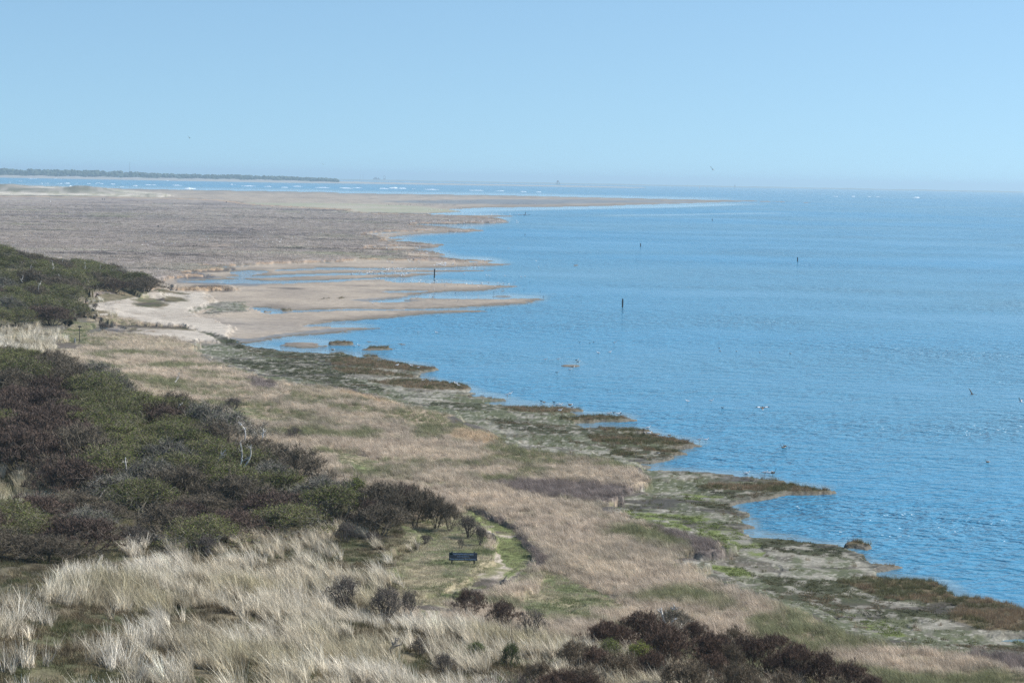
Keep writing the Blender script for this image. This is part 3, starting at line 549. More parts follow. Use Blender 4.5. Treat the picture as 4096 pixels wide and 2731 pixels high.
def field(D0, D1, rho, x0=-150, x1=4250):
    """random ground points between two distances, rho(D) per square metre"""
    xs_, ys_ = [], []
    for D in np.arange(D0, D1, max(2.0, (D1 - D0) / 40)):
        dd = max(2.0, (D1 - D0) / 40); wdt = (x1 - x0) / F * (D + dd / 2); nn = rng.poisson(rho(D) * wdt * dd)
        yy = D + rng.random(nn) * dd; xs_.append(((x0 + rng.random(nn) * (x1 - x0)) - 2048) / F * yy); ys_.append(yy)
    x = np.concatenate(xs_); y = np.concatenate(ys_); return x, y, zat(x, y)
def tintv(base, x, y, var=.18, seed=90):
    n_ = len(x); v = 1 + var * rng.standard_normal(n_) * .6; v = np.clip(v, .5, 1.6)
    return np.concatenate([np.clip(base * v[:, None], 0, .95), np.ones((n_, 1))], 1)
def make_grass(name, label, cat, protos, x, y, z, keep, base, rz, sc0, sc1, tilt=.12, var=.18, szn=None):
    x, y, z, base, rz = x[keep], y[keep], z[keep], base[keep], rz[keep]
    n_ = len(x)
    rot = np.stack([rng.normal(0, tilt, n_), rng.normal(0, tilt, n_), rz + rng.normal(0, .45, n_)], -1)
    s = rng.uniform(sc0, sc1, n_)
    if szn is not None: s = s * szn[keep]
    print(name, n_)
    scatter(name, label, cat, np.stack([x, y, z - .02], -1), rot, s, rng.integers(0, len(protos), n_), tintv(base, x, y, var), protos)

STRAW = C(.62, .55, .43); STRAW2 = C(.50, .41, .29); GRN = C(.16, .22, .07)
# marram on the dunes
protos = [tuft('marram_blades', 40, .13, .40, 1.0, .22, .36, .020, fan=.5) for _ in range(8)]
x, y, z = field(44, 340, lambda D: 9 if D < 115 else (7 if D < 150 else 3))
w = classes_at(x, y, z); px, py = proj(x, y, z)
n1 = fbm(x, y, 2.6, 3, 101); n2 = fbm(x, y, 9, 3, 103)
dk = smooth(1500, 600, px) * smooth(2300, 2480, py); pk = w[:, DUNE] * smooth(-.02, .30, .38 * n1 + .30 * n2 + 1.0 * fbm(x, y * .6, 1.15, 2, 109) + .10 - .16 * dk) * .85
keep = rng.random(len(x)) < pk
base = mixc(STRAW, C(.42, .37, .24), smooth(.1, .7, n2 + .4 * n1)); base = mixc(base, C(.70, .64, .54), smooth(-.1, .5, fbm(x, y, 5, 2, 105))); base = mixc(base, C(.30, .25, .17), (rng.random(len(x)) < .22 + .22 * dk) * .75)
rz = math.pi + .5 * fbm(x, y, 9, 2, 107) + smooth(900, 300, px) * (-1.3)
make_grass('marram_grass', 'tall pale marram grass leaning in the wind on the foreground dunes', 'grass', protos, x, y, z, keep, base, rz, .65, 1.3, szn=1 + .25 * n2, var=.35)
# low dark undergrowth between the tufts
protos = [tuft('undergrowth_blades', 40, .28, .10, .30, .1, .4, .016, 2, .8) for _ in range(4)]
keep = (rng.random(len(x)) < (w[:, DUNE] + w[:, THICK] * .6) * .8) & (y < 200)
base = mixc(C(.105, .080, .048), C(.085, .095, .038), smooth(-.3, .4, n1)); base = mixc(base, C(.30, .24, .15), (rng.random(len(x)) < .25) * .8)
make_grass('dune_undergrowth', 'low dark moss and herb undergrowth between the marram tufts', 'undergrowth', protos, x, y, z, keep, base, rng.random(len(x)) * 6.28, .7, 1.3)
# salt meadow
protos = [tuft('meadow_blades', 55, .30, .25, .50, .25, .5, .012, 3, .35) for _ in range(6)]
x, y, z = field(75, 470, lambda D: 11 if D < 130 else (7.5 if D < 180 else (4.5 if D < 260 else 2)))
w = classes_at(x, y, z); n1 = fbm(x, y, 2.2, 3, 111); n2 = fbm(x, y, 11, 4, 113); n3 = fbm(x, y, 28, 3, 115)
keep = rng.random(len(x)) < (w[:, REED] + w[:, DREED] + w[:, RIM])
base = mixc(C(.50, .415, .325), C(.39, .335, .265), smooth(-.3, .3, n2)); g_ = fbm(x, y, 5, 4, 119); base = mixc(base, C(.19, .20, .10), smooth(-.02, .28, g_ * .8 + n2 * .3 + n3 * .35) * .9); base = mixc(base, C(.62, .52, .40), smooth(.05, .4, -g_ + n3 * .3) * .7)
base = mixc(base, C(.56, .47, .36), smooth(.15, .5, fbm(x, y, 16, 3, 117)) * .8); base = mixc(base, C(.23, .19, .17), w[:, DREED]); base = mixc(base, C(.52, .41, .28), w[:, RIM])
make_grass('salt_meadow_grass', 'straw coloured salt meadow grass between the thicket and the mudflat', 'grass', protos, x, y, z, keep, base, math.pi * .95 + 1.2 * n2, .65, 1.25, szn=1 - .35 * smooth(0, .6, n1 * .6 + n3 * .5), tilt=.25, var=.42)
# short green turf
protos = [tuft('turf_blades', 50, .26, .05, .16, .1, .3, .014, 2, .9) for _ in range(4)]
x, y, z = field(80, 330, lambda D: 16 if D < 150 else 8)
w = classes_at(x, y, z); n1 = fbm(x, y, 1.8, 3, 121)
keep = rng.random(len(x)) < (w[:, GREEN] + w[:, PATH] * .45)
base = mixc(C(.16, .18, .085), C(.40, .35, .25), smooth(-.35, .25, n1 + .3 * fbm(x, y, 7, 3, 123))); base = mixc(base, C(.19, .20, .10), w[:, PATH] * .7)
make_grass('short_green_turf', 'short green turf round the information board and the path', 'grass', protos, x, y, z, keep, base, rng.random(len(x)) * 6.28, .6, 1.3)
# growth on the mudflat
protos = [tuft('cordgrass_blades', 36, .2, .14, .34, .15, .3, .016, 2, .5) for _ in range(4)]
x, y, z = field(85, 480, lambda D: 14 if D < 180 else (8 if D < 280 else 3), 900, 4300)
w = classes_at(x, y, z); n1 = fbm(x, y, 1.5, 3, 131)
keep = (rng.random(len(x)) < w[:, CORD] * .9) | (rng.random(len(x)) < w[:, MUD] * .02)
base = mixc(C(.26, .19, .12), C(.13, .125, .06), smooth(-.25, .25, n1 + .5 * fbm(x, y, 6, 3, 137)))
make_grass('cordgrass', 'brown cordgrass clumps along the water edge and on the islets', 'grass', protos, x, y, z, keep, base, rng.random(len(x)) * 6.28, .6, 1.2)
protos = [tuft('algae_fronds', 30, .22, .04, .14, .2, .9, .03, 2, 1.2) for _ in range(4)]
keep = (rng.random(len(x)) < w[:, ALGD] * smooth(-.35, .2, n1) * .75) | (rng.random(len(x)) < w[:, ALGB] * .7 * smooth(-.3, .2, n1)) | (rng.random(len(x)) < w[:, MUD] * smooth(.1, .5, n1) * .25)
base = mixc(C(.058, .062, .034), C(.105, .105, .048), smooth(-.3, .4, fbm(x, y, 4, 3, 133))); base = mixc(base, C(.17, .125, .075), smooth(.12, .35, fbm(x / 2, y, 7, 3, 139)) * .9); base = mixc(base, C(.155, .185, .060), w[:, ALGB]); base = mixc(base, C(.12, .135, .05), w[:, MUD] * .7)
make_grass('algae_mat', 'dark green seaweed and algae mats on the grey mudflat', 'algae', protos, x, y, z, keep, base, rng.random(len(x)) * 6.28, .6, 1.3)
# tussocks of the far marsh
protos = [tuft('marsh_blades', 60, 1.3, .12, .38, .15, .3, .06, 1, .5) for _ in range(4)]
x, y, z = field(270, 1700, lambda D: .45 * (350 / D) ** .8, -100, 2400)
w = classes_at(x, y, z); n2 = fbm(x, y, 14, 4, 143); n3 = fbm(x, y, 55, 4, 145)
keep = rng.random(len(x)) < (w[:, FARM] + w[:, RIM]) * (1 - smooth(600, 1650, y))
base = mixc(C(.36, .305, .265), C(.44, .38, .31), smooth(-.4, .5, n2)); base = mixc(base, C(.17, .145, .14), smooth(.1, .6, n3) * .8); base = mixc(base, C(.25, .255, .15), smooth(.3, .7, fbm(x, y, 35, 4, 71)) * .6)
sk = fbm(x / 7, y, 20, 4, 151) + .3 * fbm(x / 3, y, 7, 2, 153); base = mixc(base, C(.11, .10, .09), smooth(.30, .48, sk) * .85); base = mixc(base, C(.42, .40, .31), smooth(.34, .6, -sk) * .6); rimw = smooth(.02, .35, 1 - w[:, FARM]); base = mixc(base, C(.46, .32, .20), rimw)
make_grass('far_marsh_vegetation', 'purple brown heathy vegetation of the wide marsh beyond the bay', 'marsh plants', protos, x, y, z, keep, base, rng.random(len(x)) * 6.28, .6, 1.2)

# ------------------------------------------------------------------ shrubs
def obj_colour_mat(name, rough=.75, amt=.45, scale=7, transl=0.0):
    m, nt, b = mat(name, rough=rough, spec=.2)
    oi = node(nt, 'ShaderNodeObjectInfo'); tc = node(nt, 'ShaderNodeTexCoord'); nz = node(nt, 'ShaderNodeTexNoise', Scale=scale, Detail=2.0); nt.links.new(tc.outputs['Object'], nz.inputs['Vector'])
    mr = node(nt, 'ShaderNodeMapRange'); mr.inputs['From Min'].default_value = .3; mr.inputs['From Max'].default_value = .7; mr.inputs['To Min'].default_value = 1 - amt; mr.inputs['To Max'].default_value = 1 + amt
    nt.links.new(nz.outputs['Fac'], mr.inputs['Value']); s = node(nt, 'ShaderNodeVectorMath', operation='SCALE'); nt.links.new(oi.outputs['Color'], s.inputs[0]); nt.links.new(mr.outputs[0], s.inputs['Scale']); nt.links.new(s.outputs[0], b.inputs['Base Color'])
    if transl:
        tr = node(nt, 'ShaderNodeBsdfTranslucent'); nt.links.new(s.outputs[0], tr.inputs['Color']); mx = node(nt, 'ShaderNodeMixShader'); mx.inputs[0].default_value = transl
        out = [n_ for n_ in nt.nodes if n_.type == 'OUTPUT_MATERIAL'][0]; nt.links.new(b.outputs[0], mx.inputs[1]); nt.links.new(tr.outputs[0], mx.inputs[2]); nt.links.new(mx.outputs[0], out.inputs['Surface'])
    return m
m_bark = obj_colour_mat('bark', .8, .35, 12); m_twig = obj_colour_mat('twigs', .7, .75, 9); m_leaf = obj_colour_mat('young_leaves', .6, .6, 9, .35)
def tube(V, Fc, pts, r0, r1, sides=4):
    n0 = len(V); m_ = len(pts)
    for k, p in enumerate(pts):
        t = k / (m_ - 1); r = r0 + (r1 - r0) * t
        d = (pts[min(k + 1, m_ - 1)] - pts[max(k - 1, 0)]).normalized(); u = d.orthogonal().normalized(); v = d.cross(u)
        for j in range(sides):
            a = j * 2 * math.pi / sides; V.append(p + (u * math.cos(a) + v * math.sin(a)) * r)
    for k in range(m_ - 1):
        for j in range(sides): Fc.append((n0 + k * sides + j, n0 + k * sides + (j + 1) % sides, n0 + (k + 1) * sides + (j + 1) % sides, n0 + (k + 1) * sides + j))
def rv(s=1.0): return Vector((random.gauss(0, s), random.gauss(0, s), random.gauss(0, s)))
def bend(a, b, w, n=4):
    off = rv(w) * (b - a).length; return [a.lerp(b, i / n) + off * math.sin(math.pi * i / n) for i in range(n + 1)]
def shrub_meshes(R, Hh, limbs=7, flat=.6, twigs=9, leaves=0, trunk=.055, lean=0.0, lo=.35, tw_len=.30, up=.75, leafsz=.05, tipn=9):
    """limbs -> boughs -> tips under an umbrella-shaped crown; twigs and leaves at the tips"""
    V = []; Fc = []; TV = []; TF = []; LV = []; LF = []
    ph = [random.uniform(0, 6.28) for _ in range(3)]
    def crown(a, rr, depth):
        rad = R * (1 + .20 * math.sin(2 * a + ph[0]) + .15 * math.sin(3 * a + ph[1]) + .10 * math.sin(7 * a + ph[2]))
        top = Hh * (lo + (1 - lo) * (1 - rr ** 2) ** flat) * (1 + .10 * math.sin(3 * a + 6 * rr + ph[1]) + .09 * math.sin(7 * a - 11 * rr + ph[2]))
        return Vector((rad * rr * math.cos(a) + lean * top, rad * rr * math.sin(a), top * depth))
    def inside(p):
        a = math.atan2(p.y, p.x - lean * p.z); rr = min(1, math.hypot(p.x - lean * p.z, p.y) / R); c = crown(a, rr, 1.0)
        if p.z > c.z: p.z = c.z - random.random() * .1
        return p
    for i in range(limbs):
        a = 2 * math.pi * (i + random.uniform(-.3, .3)) / limbs; rr = random.uniform(.35, .75)
        b0 = Vector((math.cos(a) * .12 * R * random.random(), math.sin(a) * .12 * R * random.random(), -.15)); e = crown(a, rr, random.uniform(.62, .8))
        L0 = bend(b0, e, .10, 5); tube(V, Fc, L0, trunk, trunk * .45, 5)
        for j in range(7):
            s = L0[random.randint(2, 5)]; a2 = a + random.gauss(0, .75); e2 = crown(a2, min(1, abs(rr + random.gauss(0, .32))), random.uniform(.78, .97))
            L1 = bend(s, e2, .09, 3); tube(V, Fc, L1, trunk * .42, trunk * .16, 3)
            for k in range(tipn):
                s2 = L1[random.randint(1, 3)]; e3 = inside(s2 + (e2 - s).normalized() * random.uniform(.1, .4) + Vector((random.gauss(0, .33), random.gauss(0, .33), random.uniform(-.05, .45))) * (R / 2.0))
                L2 = bend(s2, e3, .08, 2); tube(V, Fc, L2, trunk * .15, trunk * .07, 3)
                for q_ in range(twigs):
                    s3 = L2[1].lerp(e3, random.random()); d = Vector((random.gauss(0, .55), random.gauss(0, .55), up * random.uniform(.3, 1.5))).normalized() * tw_len * random.uniform(.5, 1.4)
                    e4 = s3 + d; side = d.cross(rv()).normalized() * .0085; n0 = len(TV)
                    TV.extend([s3 - side, s3 + side, e4 + side * .5, e4 - side * .5]); TF.append((n0, n0 + 1, n0 + 2, n0 + 3))
                for q_ in range(leaves):
                    c_ = e3 + Vector((random.gauss(0, .17), random.gauss(0, .17), random.uniform(-.12, .28))); u = rv().normalized() * leafsz * random.uniform(.6, 1.3); v = u.cross(rv()).normalized() * leafsz * .6; n0 = len(LV)
                    LV.extend([c_ - u, c_ + v, c_ + u, c_ - v]); LF.append((n0, n0 + 1, n0 + 2, n0 + 3))
    out = {'branches': mesh_py('branches', V, Fc, [m_bark], True), 'twigs': mesh_np('twigs', [tuple(p) for p in TV], TF, [m_twig])}
    if leaves: out['leaves'] = mesh_np('leaves', [tuple(p) for p in LV], LF, [m_leaf])
    return out
KIND = {
    'buckthorn': [shrub_meshes(2.0, 2.3, 8, .5, 15, 0, .05, lo=.45, tw_len=.24, up=1.0) for _ in range(3)],
    'bare': [shrub_meshes(2.0, 2.6, 7, .55, 13, 0, .055, lo=.4, tw_len=.32) for _ in range(3)],
    'olive': [shrub_meshes(2.1, 2.7, 7, .5, 10, 7, .05, lo=.42, tw_len=.34, leafsz=.045) for _ in range(4)],
    'leafy': [shrub_meshes(1.5, 2.4, 7, .6, 7, 8, .05, lo=.3, tw_len=.28, leafsz=.05, tipn=7) for _ in range(2)],
    'grey': [shrub_meshes(1.7, 2.7, 6, .6, 10, 1, .05, lo=.45, tw_len=.42, up=.8) for _ in range(2)],
    'sparse': [shrub_meshes(1.3, 2.2, 5, .6, 4, 0, .06, lo=.5, tw_len=.3, tipn=6) for _ in range(2)],
    'lone': [shrub_meshes(2.0, 2.5, 8, .6, 4, 0, .07, lo=.35, tw_len=.32, tipn=8) for _ in range(3)],
}
TINT = {'buckthorn': ((.09, .075, .062), (.112, .078, .060), None), 'bare': ((.15, .13, .10), (.128, .104, .074), None), 'olive': ((.22, .205, .165), (.150, .132, .078), (.150, .175, .042)),
        'leafy': ((.11, .10, .08), (.12, .105, .075), (.15, .18, .04)), 'grey': ((.30, .28, .25), (.15, .138, .112), (.12, .14, .05)), 'sparse': ((.09, .08, .07), (.12, .10, .085), None), 'lone': ((.09, .08, .07), (.11, .092, .08), None)}
def shrub(kind, p, R, Hh, label, cat='shrub', group=None, name=None, mult=(1, 1, 1), rz=None, bark=None):
    mult = tuple(mult)
    ms = random.choice(KIND[kind]); r0 = 2.0 if kind not in ('leafy', 'grey', 'sparse') else {'leafy': 1.5, 'grey': 1.7, 'sparse': 1.3}[kind]
    h0 = {'buckthorn': 2.3, 'bare': 2.6, 'olive': 2.7, 'leafy': 2.4, 'grey': 2.7, 'sparse': 2.2, 'lone': 2.5}[kind]
    root = link(bpy.data.objects.new(name or {'buckthorn': 'buckthorn_shrub', 'bare': 'bare_shrub', 'olive': 'budding_shrub', 'leafy': 'leafy_shrub', 'grey': 'grey_shrub', 'sparse': 'sparse_shrub', 'lone': 'bare_shrub'}[kind], None))
    root.empty_display_size = .3
    root.location = p; root.rotation_euler = (0, 0, random.uniform(0, 6.28) if rz is None else rz); root.scale = (R / r0, R / r0, Hh / h0)
    tag(root, label, cat, group)
    v = random.uniform(.85, 1.18)
    for nm, me in ms.items():
        o = link(bpy.data.objects.new(nm, me)); o.parent = root
        c = TINT[kind][{'branches': 0, 'twigs': 1, 'leaves': 2}[nm]] or (.1, .1, .05)
        if nm == 'branches' and bark: c = bark
        o.color = (min(1, c[0] * v * mult[0]), min(1, c[1] * v * mult[1]), min(1, c[2] * v * mult[2]), 1)
    return root

def poisson(cands, dist):
    out = []; 
    for c in cands:
        if all((c[0] - o[0]) ** 2 + (c[1] - o[1]) ** 2 > dist(c) ** 2 for o in out): out.append(c)
    return out
nshrub = 0
x, y, z = field(110, 420, lambda D: 1.5, -250, 1900)
w = classes_at(x, y, z, .3)[:, THICK]; px, py = proj(x, y, z); m_ = (w > .5) & (px > -230)
cands = list(zip(x[m_], y[m_], z[m_], px[m_], py[m_])); random.shuffle(cands)
sel = poisson(cands, lambda c: 3.2 if c[1] < 240 else 4.3)
def zone(px, py, y):
    if y > 255: return 'far'
    if py > 2020 and px < 520: return 'corner'
    if px < 330 and py > 1600: return 'left'
    if px > 1380: return 'tip'
    top = np.interp(px, [0, 250, 500, 700, 900, 1090, 1290, 1480, 1800], [1460, 1500, 1625, 1700, 1790, 1900, 2010, 2065, 2130])
    bot = np.interp(px, [0, 430, 700, 900, 1180, 1420], [2400, 2200, 2150, 2170, 2140, 2110])
    if py < top + 90: return 'top'
    if py > bot - 110: return 'bottom'
    return 'middle'
ZT = {'far': ('of the far thicket on the hill above the bay', 'shrubs on the hill above the bay'), 'corner': ('in the thicket below the pale grass hollow', 'shrubs below the pale grass hollow'),
      'left': ('in the thicket above the pale grass hollow', 'shrubs above the pale grass hollow'), 'tip': ('at the right tip of the main thicket', 'shrubs at the right-hand tip of the thicket'),
      'top': ('on the upper edge of the main thicket', 'shrubs along the upper edge of the main thicket'), 'bottom': ('on the lower edge of the main thicket', 'shrubs along the lower edge of the main thicket'),
      'middle': ('in the middle of the main thicket', 'shrubs inside the main thicket')}
LK = {'buckthorn': 'dark reddish brown bare shrub', 'bare': 'grey brown bare twiggy shrub', 'olive': 'shrub with olive green spring buds', 'grey': 'pale grey twiggy shrub', 'leafy': 'fresh yellow green leafy shrub', 'sparse': 'thin open bare shrub'}
print('thicket', len(sel))
for (x_, y_, z_, px_, py_) in sel[:330]:
    zn = zone(px_, py_, y_); nn = float(fbm(np.array([x_]), np.array([y_]), 12, 2, 201)[0])
    if zn == 'far': k = random.choices(['bare', 'olive', 'buckthorn', 'grey'], [3, 6, 2.5 if px_ > 350 or py_ > 1230 else .6, 1.2])[0]
    elif zn in ('left',): k = random.choices(['buckthorn', 'bare', 'olive'], [5, 3, .8])[0]
    elif zn == 'corner': k = random.choices(['bare', 'olive', 'buckthorn', 'grey'], [3, 3, 2, 1])[0]
    elif zn == 'bottom': k = random.choices(['buckthorn', 'bare', 'olive'], [2, 3.5, 2])[0]
    elif zn == 'tip': k = random.choices(['buckthorn', 'bare'], [2, 4])[0]
    elif zn == 'top': k = random.choices(['bare', 'olive', 'grey', 'buckthorn'], [4, 4, 1, .4])[0]
    else: k = 'olive' if nn > -.25 else random.choice(['bare', 'bare', 'olive'])
    if zn == 'middle' and random.random() < .07: k = 'grey'
    R = random.uniform(2.3, 3.2) * (1.2 if y_ > 240 else 1); Hh = R * random.uniform(.82, 1.08)
    if zn == 'far': Hh *= .85
    if zn in ('bottom', 'corner'): Hh *= .68; R *= .9
    if zn == 'tip': Hh *= .85; R *= .8
    if zn == 'top' and k == 'bare': pass
    shrub(k, (x_, y_, z_ - .1), R, Hh, LK[k] + ' ' + ZT[zn][0], group=LK[k].replace('shrub', 'shrubs') + ' ' + ZT[zn][0]); nshrub += 1

PXM = lambda p: F / p.y
def shrub_px(kind, bx, by, wpx, hpx, label, **k):
    p = at(bx, by); s = PXM(p); return shrub(kind, p, wpx / s / 2, hpx / s * 1.02, label, **k)
for bx, by, wp, hp, k in ((1560, 2110, 150, 130, 'bare'), (1610, 2075, 150, 125, 'buckthorn'), (1660, 2110, 150, 135, 'bare'), (1700, 2085, 140, 120, 'bare'), (1745, 2115, 130, 120, 'bare'), (1800, 2125, 110, 105, 'bare'), (1520, 2060, 150, 120, 'buckthorn'), (1490, 2120, 140, 110, 'buckthorn'), (1640, 2040, 120, 95, 'bare')):
    shrub_px(k, bx, by, wp, hp, LK[k] + ' ' + ZT['tip'][0], group=LK[k].replace('shrub', 'shrubs') + ' ' + ZT['tip'][0])
shrub_px('lone', 1378, 2435, 175, 125, 'dark round bare shrub alone in the pale marram, left of the green clearing')
shrub_px('lone', 1550, 2490, 190, 135, 'broad dark bare shrub at the lower left corner of the green clearing')
shrub_px('sparse', 1635, 2480, 110, 125, 'thin lacy grey shrub touching the broad dark one beside the bare brown patch')
shrub_px('buckthorn', 1880, 2462, 150, 100, 'reddish brown bushy shrub where the path meets the marram, right of the bare patch')
shrub_px('buckthorn', 2010, 2520, 135, 110, 'reddish brown open-stemmed shrub leaning right beside the path entrance')
shrub_px('sparse', 2133, 2572, 130, 135, 'small dark bare tree with a forked trunk above white blossom', cat='tree', name='bare_tree')
shrub_px('grey', 2110, 2585, 110, 70, 'low pale whitish twiggy shrub under the small forked tree', mult=(1.6, 1.55, 1.5))
shrub_px('lone', 1875, 2150, 110, 82, 'upright dark bare shrub behind the information board')
shrub_px('lone', 1920, 2180, 60, 70, 'small dark bare shrub on the bend of the path, right of the upright one')
shrub_px('sparse', 1842, 2195, 40, 40, 'tiny bare sapling in the pale grass just above the information board')
shrub_px('leafy', 1425, 2050, 125, 130, 'round yellow green shrub standing out of the dark tip of the thicket')
shrub_px('lone', 1700, 2175, 70, 35, 'low dark shrublet on the green turf left of the upright bare shrub')
shrub_px('lone', 1385, 2170, 95, 80, 'bare shrub in the marram below the yellow green shrub')
shrub_px('lone', 1490, 2180, 90, 50, 'low brown shrublet in the marram above the green clearing')
shrub_px('lone', 1680, 2620, 90, 70, 'small dark bushy shrub in the marram, right of the dead leaning branch')
shrub_px('lone', 1775, 2700, 110, 85, 'dark bare bush near the bottom edge, left of the two green sprigs')
shrub_px('leafy', 1905, 2665, 110, 90, 'open green-leaved shrub in the foreground marram', mult=(.75, .85, .8))
shrub_px('leafy', 2040, 2670, 90, 95, 'small green-leaved shrub between the open green one and the brown scrub', mult=(.65, .75, .8))
shrub_px('lone', 930, 1637, 100, 45, 'low dark isolated bush in the salt meadow above the thicket')
shrub_px('lone', 1178, 1756, 70, 48, 'small bare bush in the meadow right of the low dark one')
shrub_px('lone', 412, 1322, 62, 30, 'low dark bush on the beach edge right of the signpost')
shrub_px('lone', 382, 1237, 36, 22, 'small brown bush at the head of the sandy beach')
shrub_px('sparse', 960, 1700, 60, 40, 'thin bare sapling poking out above the thicket edge')
shrub_px('sparse', 540, 2200, 130, 100, 'open dark branching shrub standing in pale marram below the thicket')
shrub_px('lone', 830, 2225, 120, 80, 'dark bare shrub sunk in marram below the thicket edge')
# scrub along the bottom edge
bot = [(2160, 2760, 150, 110, 'bare'), (2300, 2700, 190, 130, 'bare'), (2420, 2620, 190, 130, 'buckthorn'), (2560, 2600, 230, 150, 'buckthorn'), (2690, 2560, 180, 120, 'grey'), (2780, 2600, 150, 110, 'buckthorn'), (2660, 2680, 260, 170, 'buckthorn'), (2850, 2690, 230, 150, 'buckthorn'),
       (2930, 2620, 150, 110, 'bare'), (3010, 2700, 200, 150, 'buckthorn'), (3090, 2640, 160, 100, 'buckthorn'), (3180, 2740, 210, 160, 'buckthorn'), (3290, 2760, 200, 150, 'buckthorn'), (3400, 2790, 200, 140, 'buckthorn'), (3480, 2830, 170, 120, 'buckthorn'), (2480, 2760, 220, 140, 'bare'),
       (2330, 2820, 240, 150, 'bare'), (2750, 2820, 260, 170, 'bare'), (2950, 2830, 240, 170, 'bare'), (3120, 2850, 230, 160, 'bare'), (2090, 2830, 200, 130, 'sparse'), (2580, 2850, 230, 120, 'grey'), (3330, 2880, 220, 160, 'bare'), (1960, 2780, 120, 70, 'bare')]
for i in range(26):
    bx = random.uniform(2180, 3420); top_ = np.interp(bx, [2180, 2260, 2430, 2600, 2800, 2950, 3150, 3300, 3450], [2720, 2570, 2480, 2455, 2490, 2535, 2575, 2625, 2690])
    bot.append((bx, top_ + random.uniform(130, 340), random.uniform(120, 230), random.uniform(85, 150), random.choice(('buckthorn', 'buckthorn', 'buckthorn', 'bare'))))
for i, (bx, by, wp, hp, k) in enumerate(bot):
    p = at(bx, by); lab = LK[k] + (' on the upper edge of the bottom right scrub' if by < 2660 else ' in the front rows of the bottom right scrub')
    s = PXM(p); shrub(k, p, wp / s / 2, hp / s, lab, mult=(1.2, 1.13, 1.06), group=LK[k].replace('shrub', 'shrubs') + (' on the upper edge of the bottom scrub' if by < 2660 else ' in the front of the bottom scrub'), bark=((.42, .40, .37) if (bx, by) == (2690, 2560) else None))
shrub_px('leafy', 2560, 2680, 150, 100, 'bright yellow green leafy bush in the middle of the bottom scrub', mult=(1.25, 1.2, 1))
shrub_px('leafy', 2440, 2650, 110, 90, 'dull green budding bush left of the bright yellow green one in the bottom scrub')
shrub_px('grey', 2610, 2745, 150, 100, 'bluish grey twiggy bush under the bright yellow green one')

# dead pale branches
def snag(px, py, hpx, lean, label, name='dead_branch', c=(.55, .52, .48), forks=4, th=.05, dz=0):
    p = at(px, py); p.z += dz; th *= 1.7; s = PXM(p); Hh = hpx / s; V = []; Fc = []
    top = Vector((lean * Hh, random.uniform(-.1, .1), Hh)); L = bend(Vector((0, 0, -.1)), top, .12, 6); tube(V, Fc, L, th, th * .35, 6)
    for i in range(forks):
        s0 = L[random.randint(2, 5)]; e = s0 + Vector((random.gauss(lean * .6, .45), random.gauss(0, .3), random.uniform(.1, .7))) * Hh * .45; L1 = bend(s0, e, .12, 4); tube(V, Fc, L1, th * .55, th * .15, 5)
        for j in range(3):
            s1 = L1[random.randint(2, 4)]; tube(V, Fc, bend(s1, s1 + Vector((random.gauss(0, .4), random.gauss(0, .3), random.uniform(0, .6))) * Hh * .25, .1, 3), th * .2, th * .06, 4)
    o = link(bpy.data.objects.new(name, mesh_py(name, V, Fc, [m_bark], True))); o.location = p; o.color = (*c, 1); tag(o, label, 'dead branch'); return o
snag(1553, 2628, 80, .55, 'dead forked branch leaning right out of the foreground marram', c=(.30, .26, .22), th=.06)
SN = [(110, 1060, 24, .1), (180, 1085, 28, -.1), (250, 1100, 26, .2), (340, 1120, 24, 0), (120, 1140, 30, .2), (240, 1175, 28, -.2), (90, 1180, 26, .1), (400, 1125, 20, .2)]
for px, py, h, ln in SN: snag(px, py, h, ln, 'white dead stem among many on the slope of the far thicket', th=.035, dz=2.2)['group'] = 'white dead stems on the far thicket slope'
for px, py, h, ln, lab in ((868, 1960, 60, .6, 'pale dead branch leaning right in the middle of the thicket'), (958, 1970, 95, .05, 'pale white forked trunk standing in the middle of the thicket'), (975, 1968, 80, .3, 'thin pale stem just right of the white forked trunk'),
                           (700, 1600, 35, .5, 'white dead branch on the upper edge of the thicket'), (540, 1725, 30, 0, 'short pair of pale stems in the green part of the thicket'), (712, 1732, 32, .2, 'short pale stem right of the pair in the thicket'), (505, 1985, 45, -.1, 'thin pale stem low in the left half of the thicket'),
                           (980, 1850, 60, -.4, 'grey dead limb leaning left in the right half of the thicket'), (1045, 1860, 50, .15, 'grey dead limb in the right half of the thicket, beside the left-leaning one'),
                           (205, 1150, 34, .2, 'white dead stem left of centre in the far thicket'), (215, 1110, 26, -.1, 'white dead stem higher up in the far thicket'), (302, 1155, 30, .05, 'curved white stem low in the far thicket'), (372, 1090, 26, .1, 'white stem near the crest of the far thicket'),
                           (425, 1095, 24, 0, 'white stem at the right of the far thicket crest'), (60, 1010, 20, .1, 'white dead top on the left crest of the far thicket'), (155, 1215, 36, .2, 'grey fallen stem by the green patch under the far thicket'), (2660, 2560, 60, -.3, 'silver dead trunk rising from the bottom scrub, left one of two'), (2690, 2560, 65, .1, 'silver dead trunk rising from the bottom scrub, right one of two'),
                           (2690, 2480 + 90, 30, .5, 'short silver dead fork beside the two trunks of the bottom scrub')):
    snag(px, py, h, ln, lab, th=.035 if px < 600 and py < 1300 else .04, dz=1.9 if py < 2300 else .9)

